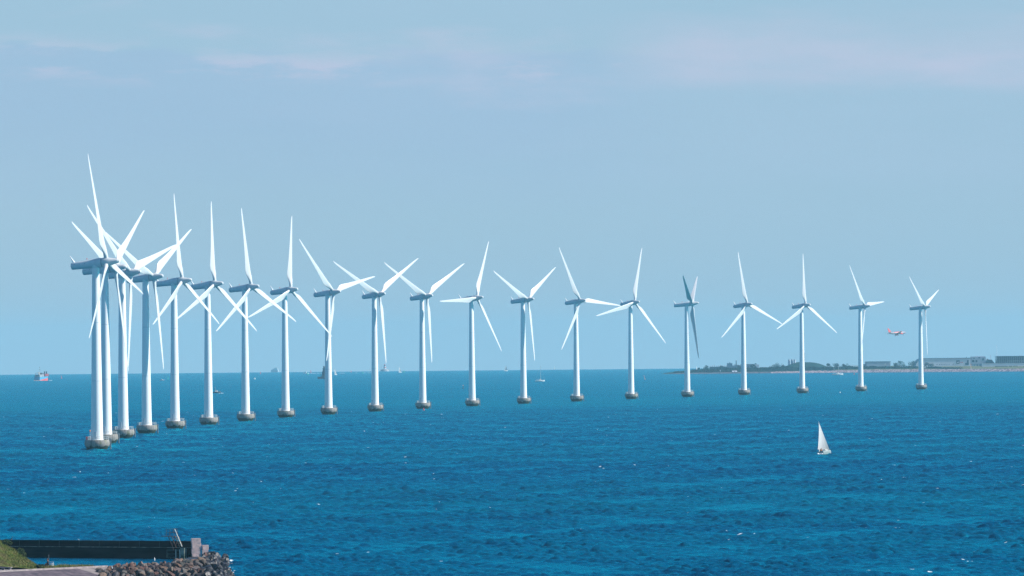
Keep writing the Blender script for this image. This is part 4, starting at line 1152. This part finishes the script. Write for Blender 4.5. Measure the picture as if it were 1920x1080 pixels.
M['darkshore'] = mat('dark_shore_rocks', (0.22, 0.17, 0.19), 0.95, 0.1, color2=(0.06, 0.06, 0.08), scale=0.35, bump=.5, thr=(.42, .6))
pxall = pxs
pxs = [p for p in pxall if p <= 1446]; landmesh('dark_rock_shore', 0, 4, M['darkshore'], .8)
pxs = [p for p in pxall if p >= 1444]; landmesh('rock_shore', 0, 4, M['landrock'], .8)
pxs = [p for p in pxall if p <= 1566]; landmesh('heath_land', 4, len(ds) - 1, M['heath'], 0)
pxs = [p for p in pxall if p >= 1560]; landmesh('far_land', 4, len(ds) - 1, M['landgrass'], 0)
# woods: one low mass of scrub, plus single trees along it
def scrub(px0, px1, d0, d1, h0, h1, n, seed):
    r = random.Random(seed); V, F = [], []
    for k in range(n):
        px = r.uniform(px0, px1); d = r.uniform(d0, d1); b = landpt(px, d)
        hh = .85 * r.uniform(h0, h1) * (0.7 + .5 * noise.noise(Vector((px * .06, 3, 0))))
        for q_ in range(7):
            p = b + Vector((r.gauss(0, 2.2), r.gauss(0, 2.2), hh * r.random() ** .7)); a, c = Vector((r.gauss(0, 1), r.gauss(0, .6), r.gauss(0, 1))).normalized() * .9, Vector((r.gauss(0, 1), r.gauss(0, .6), r.gauss(0, 1))).normalized() * .9
            kk = len(V); V += [p - a, p + c, p + a, p - c]; F.append((kk, kk + 1, kk + 2, kk + 3))
    return V, F
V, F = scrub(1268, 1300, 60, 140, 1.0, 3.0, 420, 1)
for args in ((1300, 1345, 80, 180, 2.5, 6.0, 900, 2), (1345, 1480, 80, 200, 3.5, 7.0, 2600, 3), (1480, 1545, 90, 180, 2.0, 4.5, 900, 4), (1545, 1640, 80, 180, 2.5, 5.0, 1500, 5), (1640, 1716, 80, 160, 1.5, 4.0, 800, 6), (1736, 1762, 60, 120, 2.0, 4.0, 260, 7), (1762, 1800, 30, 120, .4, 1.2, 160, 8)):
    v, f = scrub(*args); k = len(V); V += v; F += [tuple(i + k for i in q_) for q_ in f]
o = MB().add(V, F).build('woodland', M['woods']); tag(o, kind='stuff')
TR = 'trees standing out of the far shoreline scrub'
def fartree(px, d, h, w, label, seed, m_='woods'):
    r = random.Random(seed); t = thing('tree', landpt(px, d) - Vector((0, 0, .2)), label, 'tree', TR)
    MB().tube((0, 0, 0), (0, 0, h * .6), .35, .15, n=6).build('trunk', M['darkstone'], t)
    V, F = [], []
    cl = [(Vector((r.gauss(0, .3) * w, r.gauss(0, .3) * w, h * r.uniform(.25, .8))), r.uniform(.25, .42) * w) for _ in range(7)]
    for k in range(420):
        c, s = r.choice(cl); p = c + Vector((r.gauss(0, 1), r.gauss(0, 1), r.gauss(0, .8))).normalized() * s * 1.15 * r.random() ** .4
        a, b = Vector((r.gauss(0, 1), r.gauss(0, 1), r.gauss(0, 1))).normalized() * .5, Vector((r.gauss(0, 1), r.gauss(0, 1), r.gauss(0, 1))).normalized() * .5
        kk = len(V); V += [p - a, p + b, p + a, p - b]; F.append((kk, kk + 1, kk + 2, kk + 3))
    MB().add(V, F).build('crown', M[m_], t)
r_ = random.Random(8)
for k, (px, h, w, lab) in enumerate(((1309, 6.5, 5, 'dark rounded tree nearest the tip of the far land'), (1325, 10.0, 6.5, 'tallest dark tree left of the long low block'), (1352, 8.5, 8, 'broad tree between the long low block and the tank building'),
        (1388, 8.5, 7, 'bushy tree at the foot of the slim chimney'), (1412, 9.5, 6.5, 'pointed dark tree in front of the pale flat-roofed building'), (1446, 9.0, 9, 'wide tree half-way between the pale building and the silos'), (1456, 9.0, 9, 'second wide tree half-way between the pale building and the silos'),
        (1470, 8.0, 7, 'dark tree left of the three silos'), (1553, 8.5, 6, 'small tree at the right foot of the grassy mound'), (1568, 10, 7, 'rounded dark tree right behind the two-masted yacht'), (1583, 8.5, 6, 'small dark tree right of the two-masted yacht'),
        (1690, 10, 7, 'dark tree between the grey warehouse and the long hangar'), (1678, 8, 6, 'lower tree right of the grey warehouse'), (1712, 12, 9, 'dark tree at the rounded left end of the long hangar'), (1741, 7.5, 7, 'low bush right of the last tower beside the white van'))):
    fartree(px, 170 + r_.random() * 60, h, w, lab, 40 + k)
BY = 11500.0
def metres(Y): return Y / FPX
def bld(name, label, px0, px1, ytop, ybot, d, m_, depth=18, cat='building'):
    """origin at ground, centre of the front; returns thing, width, height"""
    pc_ = (px0 + px1) / 2; Y = shoreY(pc_) + d; a = at(pc_, ybot, Y); b_ = at(pc_, ytop, Y)
    w = (px1 - px0) * metres(Y); h = b_.z - a.z
    t = thing(name, a, label, cat)
    return t, w, h, M[m_]
def wallbox(t, w, h, m_, depth=18, x=0, z=0, name='wall', y=0):
    return MB().box((x, y + depth / 2, z + (h) / 2 - 1.5 if z == 0 else z + h / 2), (w, depth, h + 3 if z == 0 else h)).build(name, m_, t)
def onwall(t, name, x, z, w, h, m_, y=-.06): return MB().box((x, y, z), (w, .14, h)).build(name, M[m_], t)
M['bluegrey'] = mat('blue_grey_cladding', (0.16, 0.27, 0.36), 0.7, var=.2, scale=.1)
M['palewall'] = mat('pale_cladding', (0.72, 0.74, 0.80), 0.6, var=.1, scale=.1)
M['midwall'] = mat('mid_grey_cladding', (0.42, 0.48, 0.56), 0.6, var=.15, scale=.08)
M['darkwall'] = mat('dark_cladding', (0.05, 0.11, 0.16), 0.6, var=.2, scale=.1)
M['glasswall'] = mat('dark_glass_front', (0.015, 0.035, 0.06), 0.25, 0.6)
t, w, h, m_ = bld('industrial_block', 'long low dark block with rooftop pipes, left part of the far land', 1331, 1364, 687.5, 696, 330, 'darkwall')
wallbox(t, w, h, m_)
for k in range(9): MB().tube((-w / 2 + 1.5 + k * w / 9, 4, h - .5), (-w / 2 + 1.5 + k * w / 9, 4, h + 1.4 + (k % 3) * .7), .35, n=6).build('vent_pipe', M['grey'], t)
for k in range(6): onwall(t, 'window', -w / 2 + 3 + k * w / 6.3, h * .55, 2.2, 1.2, 'glass')
t, w, h, m_ = bld('tank_building', 'dark square tank building with a small roof turret, far land', 1363.5, 1373.2, 681.5, 696, 300, 'bluegrey')
wallbox(t, w, h, m_, 9); MB().lathe([(1.6, h - .2), (1.5, h + 1.4), (.4, h + 1.9)], 12, (.4, 4, 0)).build('roof_turret', m_, t)
MB().box((0, 4.5, h + .12), (w + .6, 9.6, .3)).build('roof', M['darkwall'], t)
t, w, h, m_ = bld('chimney', 'slim dark chimney standing left of a turbine tower on the far land', 1379.8, 1381.6, 675.6, 695, 320, 'darkwall', cat='chimney')
MB().lathe([(w * .62, -2), (w * .5, h * .95)], 16).build('stack', m_, t); MB().lathe([(w * .6, h * .95), (w * .6, h)], 16).build('rim', M['grey'], t)
t, w, h, m_ = bld('plant_building', 'low building with uneven rooftop plant, between the chimney and the turbine', 1373.5, 1396, 685.2, 696, 350, 'bluegrey')
wallbox(t, w, h, m_)
for k, (x, ww, hh) in enumerate(((-5, 2.2, 1.8), (-1, 3, 1.1), (4, 1.6, 2.2), (7, 2.4, 1.4))): MB().box((x, 5, h + hh / 2 - .1), (ww, 3, hh)).build('roof_unit', M['grey'], t)
t, w, h, m_ = bld('flat_roofed_building', 'pale flat-roofed building just right of a turbine tower on the far land', 1397, 1414, 683.2, 695, 330, 'midwall')
wallbox(t, w, h, m_); MB().box((0, 9, h + .2), (w + .8, 18.8, .5)).build('roof', M['darkwall'], t)
for k in range(5): onwall(t, 'window', -w / 2 + 2 + k * w / 5.4, h * .72, 1.5, 1.0, 'glass')
t, w, h, m_ = bld('overhanging_building', 'pale building with overhanging top storey and dark dome, left of the silos', 1413.6, 1423.8, 683.3, 695.5, 310, 'palewall')
MB().box((-1.5, 5, h * .33 - 1), (w * .62, 10, h * .66 + 2)).build('wall', m_, t)
MB().prism([(-w / 2, h), (w / 2, h), (w / 2 - 1.0, h * .52), (w / 2 - 2.2, h * .45), (w / 2 - 2.8, h * .72), (-w / 2 + 1.5, h * .66)], -.8, 10.8).build('overhang', m_, t)
MB().lathe([(1.9, h - .1), (1.9, h + .6), (1.2, h + 1.5), (.2, h + 1.8)], 14, (-1.2, 4, 0)).build('dome', M['darkwall'], t)
t, w, h, m_ = bld('long_wall', 'long low blue-grey wall running to the three silos', 1424, 1480, 688.6, 695, 380, 'bluegrey', cat='wall')
wallbox(t, w, h, m_, 2); MB().box((0, 1, h + .12), (w + .2, 2.3, .24)).build('coping', M['grey'], t)
for k, (px, lab) in enumerate(((1480, 'leftmost of three tall grey silos'), (1485.3, 'middle of three tall grey silos'), (1490.2, 'rightmost of three tall grey silos'))):
    t, w, h, m_ = bld('silo', lab + ' left of the grassy mound', px - 2.15, px + 2.15, 674.0, 696, 400, 'midwall', cat='silo')
    t['group'] = 'tall silos on the far land'
    MB().lathe([(w / 2, -2), (w / 2, h - .5), (w / 2 * .9, h)], 24).build('shell', m_, t); MB().lathe([(w / 2 * 1.02, h - 1.0), (w / 2 * 1.02, h - .6)], 24, cap=False).build('band', M['darkwall'], t)
t, w, h, m_ = bld('radio_mast', 'thin dark mast just right of the turbine by the silos', 1508.2, 1509.2, 663, 696, 400, 'maroon' if 'maroon' in M else 'darkwall', cat='mast')
MB().lathe([(.55, -2), (.4, h * .97)], 10).build('pole', M['darkwall'], t); MB().box((0, 0, h), (1.2, 1.2, .8)).build('head', M['darkwall'], t)
t, w, h, m_ = bld('gantry', 'thin pale horizontal crane boom left of the grey warehouse', 1591, 1611, 685.3, 694, 350, 'palewall', cat='crane')
MB().box((0, 0, h - .3), (w, .7, .7)).build('boom', m_, t); MB().box((-w / 2 + 2.6, 0, h / 2 - .8), (.6, .6, h + 1)).build('leg', m_, t); MB().box((w / 2 - 3, 0, h / 2 - .8), (.6, .6, h + 1)).build('leg', m_, t); MB().box((-w / 2 + .6, 0, h + .2), (1.6, 1.4, 1)).build('cab', M['grey'], t)
t, w, h, m_ = bld('shed', 'low dark shed attached left of the grey warehouse', 1611, 1624.4, 683.4, 692.5, 300, 'bluegrey')
wallbox(t, w, h, m_, 12); MB().box((0, 6, h + .15), (w + .4, 12.4, .3)).build('roof', M['darkwall'], t); onwall(t, 'door', 1, 1.6, 2.5, 3.0, 'dark')
t, w, h, m_ = bld('warehouse', 'large plain grey warehouse between the last two turbines on the right', 1624.5, 1669.8, 678.3, 692.5, 290, 'midwall')
wallbox(t, w, h, m_, 40); MB().box((0, 20, h + .2), (w + .8, 40.8, .5)).build('roof', M['darkwall'], t)
MB().prism([(8.4, h * .62), (10.8, h * .86), (11.2, h * .6)], -.12, .02).build('sign', M['white'], t); MB().prism([(14.2, h * .66), (17.4, h * .9), (16.2, h * .68)], -.12, .02).build('sign', M['white'], t)
for k in range(7): onwall(t, 'loading_door', -w / 2 + 3 + k * w / 7.3, 1.8, 2.6, 3.0, 'palewall')
onwall(t, 'drainpipe', -w / 2 + .25, h / 2, .3, h, 'darkwall')
t, w, h, m_ = bld('low_sheds', 'low pale shed among the scrub right of the grey warehouse', 1688, 1705, 686.4, 692.5, 290, 'palewall')
wallbox(t, w, h, m_, 10); MB().prism([(-w / 2 - .3, h), (0, h + .9), (w / 2 + .3, h)], -.3, 10.3).build('roof', M['grey'], t)
for k in range(3): onwall(t, 'window', -4 + k * 4, h * .55, 1.4, 1.1, 'glass')
# the long hangar
t, w, h, m_ = bld('hangar', 'very long pale hangar with rounded left roof behind the last turbine', 1716.5, 1821, 671.6, 693.0, 330, 'palewall')
prof = [(-w / 2, -2), (-w / 2, h * .30), (-w / 2 + 1.2, h * .52), (-w / 2 + 3.2, h * .74), (-w / 2 + 6.0, h * .90), (-w / 2 + 9.5, h * .965), (w / 2, h * .965), (w / 2, -2)]
MB().prism(prof, 0, 60).build('wall', m_, t)
mb = MB()
rp = [(-w / 2 - .5, h * .28), (-w / 2 + .9, h * .55), (-w / 2 + 2.9, h * .78), (-w / 2 + 5.8, h * .945), (-w / 2 + 9.5, h * 1.015), (w / 2 + .3, h * 1.02)]
ri = [(x + .5, z - .75) for x, z in rp]
for k in range(len(rp) - 1): mb.prism([rp[k], rp[k + 1], ri[k + 1], ri[k]], -.7, 60.7)
mb.build('roof', M['bluegrey'], t)
sx = lambda px: (px - (1716.5 + 1821) / 2) * metres(shoreY(1768) + 330)
sz = lambda y: (693.0 - y) * metres(shoreY(1768) + 330)
MB().box((0, -.12, sz(674.9)), (w - 16, .12, .35)).build('cladding_seam', M['midwall'], t)
sg = MB().box((sx(1796.2), -.15, sz(679.0)), (4.9, .2, 4.7)).build('sign', M['shipnavy'] if 'shipnavy' in M else M['glass'], t)
MB().prism([(sx(1793.9), sz(679.6)), (sx(1796.5), sz(678.3)), (sx(1798.4), sz(678.6)), (sx(1798.4), sz(680.3)), (sx(1793.9), sz(680.4))], -.36, -.26).build('sign_stripe', M['palewall'], sg)
for k in range(5): MB().box((sx(1800.8 + k * 1.1), -.1, sz(679.7 - (k % 2) * .15)), (.62, .12, 1.25 if k in (0, 3) else .95)).build('red_letter', M['red'], t)
for k in range(6): MB().box((sx(1733.6 + k * 1.2), -.1, sz(681.6)), (.66, .12, .9)).build('dark_letter', M['bluegrey'], t)
for k, px in enumerate((1756, 1760.5, 1764, 1767.2, 1770.6, 1774.6, 1778.4, 1786.2)):
    MB().prism([(sx(px), sz(684.3)), (sx(px) + .8, sz(684.3)), (sx(px) + 1.7, sz(682.2)), (sx(px) + 1.0, sz(682.2))], -.12, .02).build('wall_opening', M['darkwall'], t)
onwall(t, 'door', sx(1815), sz(679.0), 2.6, 5.0, 'darkwall'); onwall(t, 'door', sx(1813.2), sz(682.8), 5.2, 3.2, 'darkwall')
MB().tube((sx(1812.8), 5, h), (sx(1812.8), 5, h + 1.6), .5).build('vent', M['darkwall'], t)
t, w, h, m_ = bld('control_block', 'tall blue-grey office block joined to the right end of the long hangar', 1821.5, 1848.5, 668.6, 693.5, 318, 'midwall')
MB().box((0, 10, h / 2 - 1), (w, 20, h + 2)).build('wall', m_, t); MB().box((2, 9, h + .35), (w * .62, 16, 1.0)).build('roof_storey', M['palewall'], t)
for px, y, ww, hh in ((1826.5, 671.6, 2.2, 1.2), (1836.3, 670.8, 2.4, 1.5), (1825, 677, 3, 3.4), (1831, 677, 2.6, 3), (1843.5, 674, 2.2, 3)): MB().box(((px - 1835) * metres(11300), -.06, (693.5 - y) * metres(11300)), (ww, .14, hh)).build('window', M['glass'], t)
onwall(t, 'lower_cladding', 0, 4.6, w * .98, 8.6, 'bluegrey', -.1)
for k in range(5): MB().box((-w / 2 + 2.2 + k * 4.2, -.24, 4.8), (1.5, .12, 6.4)).build('facade_panel', M['midwall'], t)
t, w, h, m_ = bld('dark_roofed_hall', 'dark hall with sloping roof between the office block and the glass hall', 1848.8, 1867, 674.2, 688, 330, 'darkwall')
MB().prism([(-w / 2, -2), (-w / 2, h * .8), (-w / 2 + 2.5, h), (w * .08, h), (w / 2, h * .35), (w / 2, -2)], 0, 20).build('wall', m_, t); MB().box((-w / 2 + 2.5, 6, h + .6), (2.6, 3, 1.4)).build('roof_unit', M['grey'], t)
onwall(t, 'window', 0, h * .5, 4, 2.2, 'glass')
t, w, h, m_ = bld('radar_mast', 'short grey mast above the dark sloping-roofed hall', 1856.9, 1858.1, 665.3, 688, 345, 'midwall', cat='mast')
MB().lathe([(.42, -2), (.38, h * .96)], 10).build('pole', m_, t); MB().box((0, 0, h - .3), (1.3, 1, .6)).build('head', m_, t)
t, w, h, m_ = bld('radio_mast', 'very thin tall faint mast at the left corner of the dark glass hall', 1869.0, 1869.7, 648.5, 688, 345, 'midwall', cat='mast')
MB().lathe([(.22, -2), (.14, h * .98)], 8).build('pole', M['palewall'], t); MB().box((0, 0, h), (.5, .5, .5)).build('head', M['red'], t)
t, w, h, m_ = bld('glass_hall', 'long dark glass-fronted hall with thin fins at the right edge', 1869.3, 1960, 667.8, 690, 325, 'glasswall')
MB().box((0, 20, h / 2 - 1), (w, 40, h + 2)).build('wall', m_, t); MB().box((0, 19.6, h + .2), (w + .8, 41.6, .5)).build('roof', M['bluegrey'], t)
for k in range(24): MB().box((-w / 2 + .4 + k * (w / 24.0), -.3, h * .66), (.28, .5, h * .62)).build('fin', M['midwall'], t)
MB().box((8, -.2, h * .60), (w * .8, .2, .3)).build('cross_rail', M['palewall'], t)
for x in (-2, 6, 14, 22): MB().lathe([(.8, h + .3), (.6, h + .9)], 8, (x, 3, 0)).build('roof_vent', M['grey'], t)
t, w, h, m_ = bld('low_terminal', 'low white building with dark ribbon windows along the far shore, right edge', 1842, 1960, 681.2, 690, 250, 'palewall')
MB().box((0, 8, h / 2 - 1), (w, 16, h + 2)).build('wall', m_, t); MB().box((0, 8, h + .12), (w + .6, 16.6, .3)).build('roof', M['white'], t)
for a, b_ in ((-29, -11), (-9.5, -4.5), (-3, 3.5)): MB().box(((a + b_) / 2 + 2, -.06, h * .36), (b_ - a, .14, 1.5)).build('window_band', M['darkwall'], t)
t, w, h, m_ = bld('container_row', 'pale blue container stack at the foot of the office block', 1806, 1826, 687.2, 694, 250, 'bluegrey', cat='container')
for k, (x, ww, hh, mm) in enumerate(((-4.5, 6, 2.6, 'palewall'), (2.4, 6.8, 2.4, 'midwall'), (-6.8, 1.8, 4.0, 'shipblue'))): MB().box((x, k * 2.8, hh / 2), (ww, 2.4, hh)).build('container', M[mm], t)
t = thing('beacon_post', landpt(1820.5, 30), 'thin pink and white post standing on the grass before the long hangar', 'post')
for k in range(4): MB().lathe([(.42, k * 1.7 - .3 * (k == 0)), (.42, k * 1.7 + 1.68)], 10).build('band', M['orange' if k % 2 else 'cream'], t)
t = thing('van', landpt(1735.5, 60), 'white van parked by the scrub right of the last tower', 'van')
MB().prism([(-2.9, .5), (-2.9, 2.6), (1.3, 2.7), (2.0, 1.7), (2.9, 1.4), (2.9, .5)], -1, 1).build('body', M['white'], t)
for x in (-1.8, 1.9):
    for s in (-1.02, .8): MB().tube((x, s, .45), (x, s + .22, .45), .45, n=14).build('wheel', M['dark'], t)
MB().prism([(1.35, 1.75), (1.2, 2.45), (.4, 2.45), (.4, 1.75)], -1.03, -1.01).build('side_window', M['glass'], t)
t = thing('shelter', landpt(1377.5, 35), 'small round-topped pale shelter on the shore below the chimney', 'shelter')
MB().rings([[Vector((x, 3.0 * math.cos(a * math.pi / 8), 2.2 * math.sin(a * math.pi / 8) - .2)) for a in range(9)] for x in (-3.6, -3.2, 3.2, 3.6)]).build('vault', M['palewall'], t)
MB().box((0, -3.0, .5), (1.2, .3, 1.4)).build('door', M['darkwall'], t)
t = thing('navigation_board', landpt(1350.8, 25), 'small upright white board on the shore of the far land', 'sign')
MB().box((0, 0, 2.4), (1.5, .2, 2.6)).build('board', M['white'], t); MB().box((0, .2, .8), (.2, .2, 2.6)).build('post', M['grey'], t)
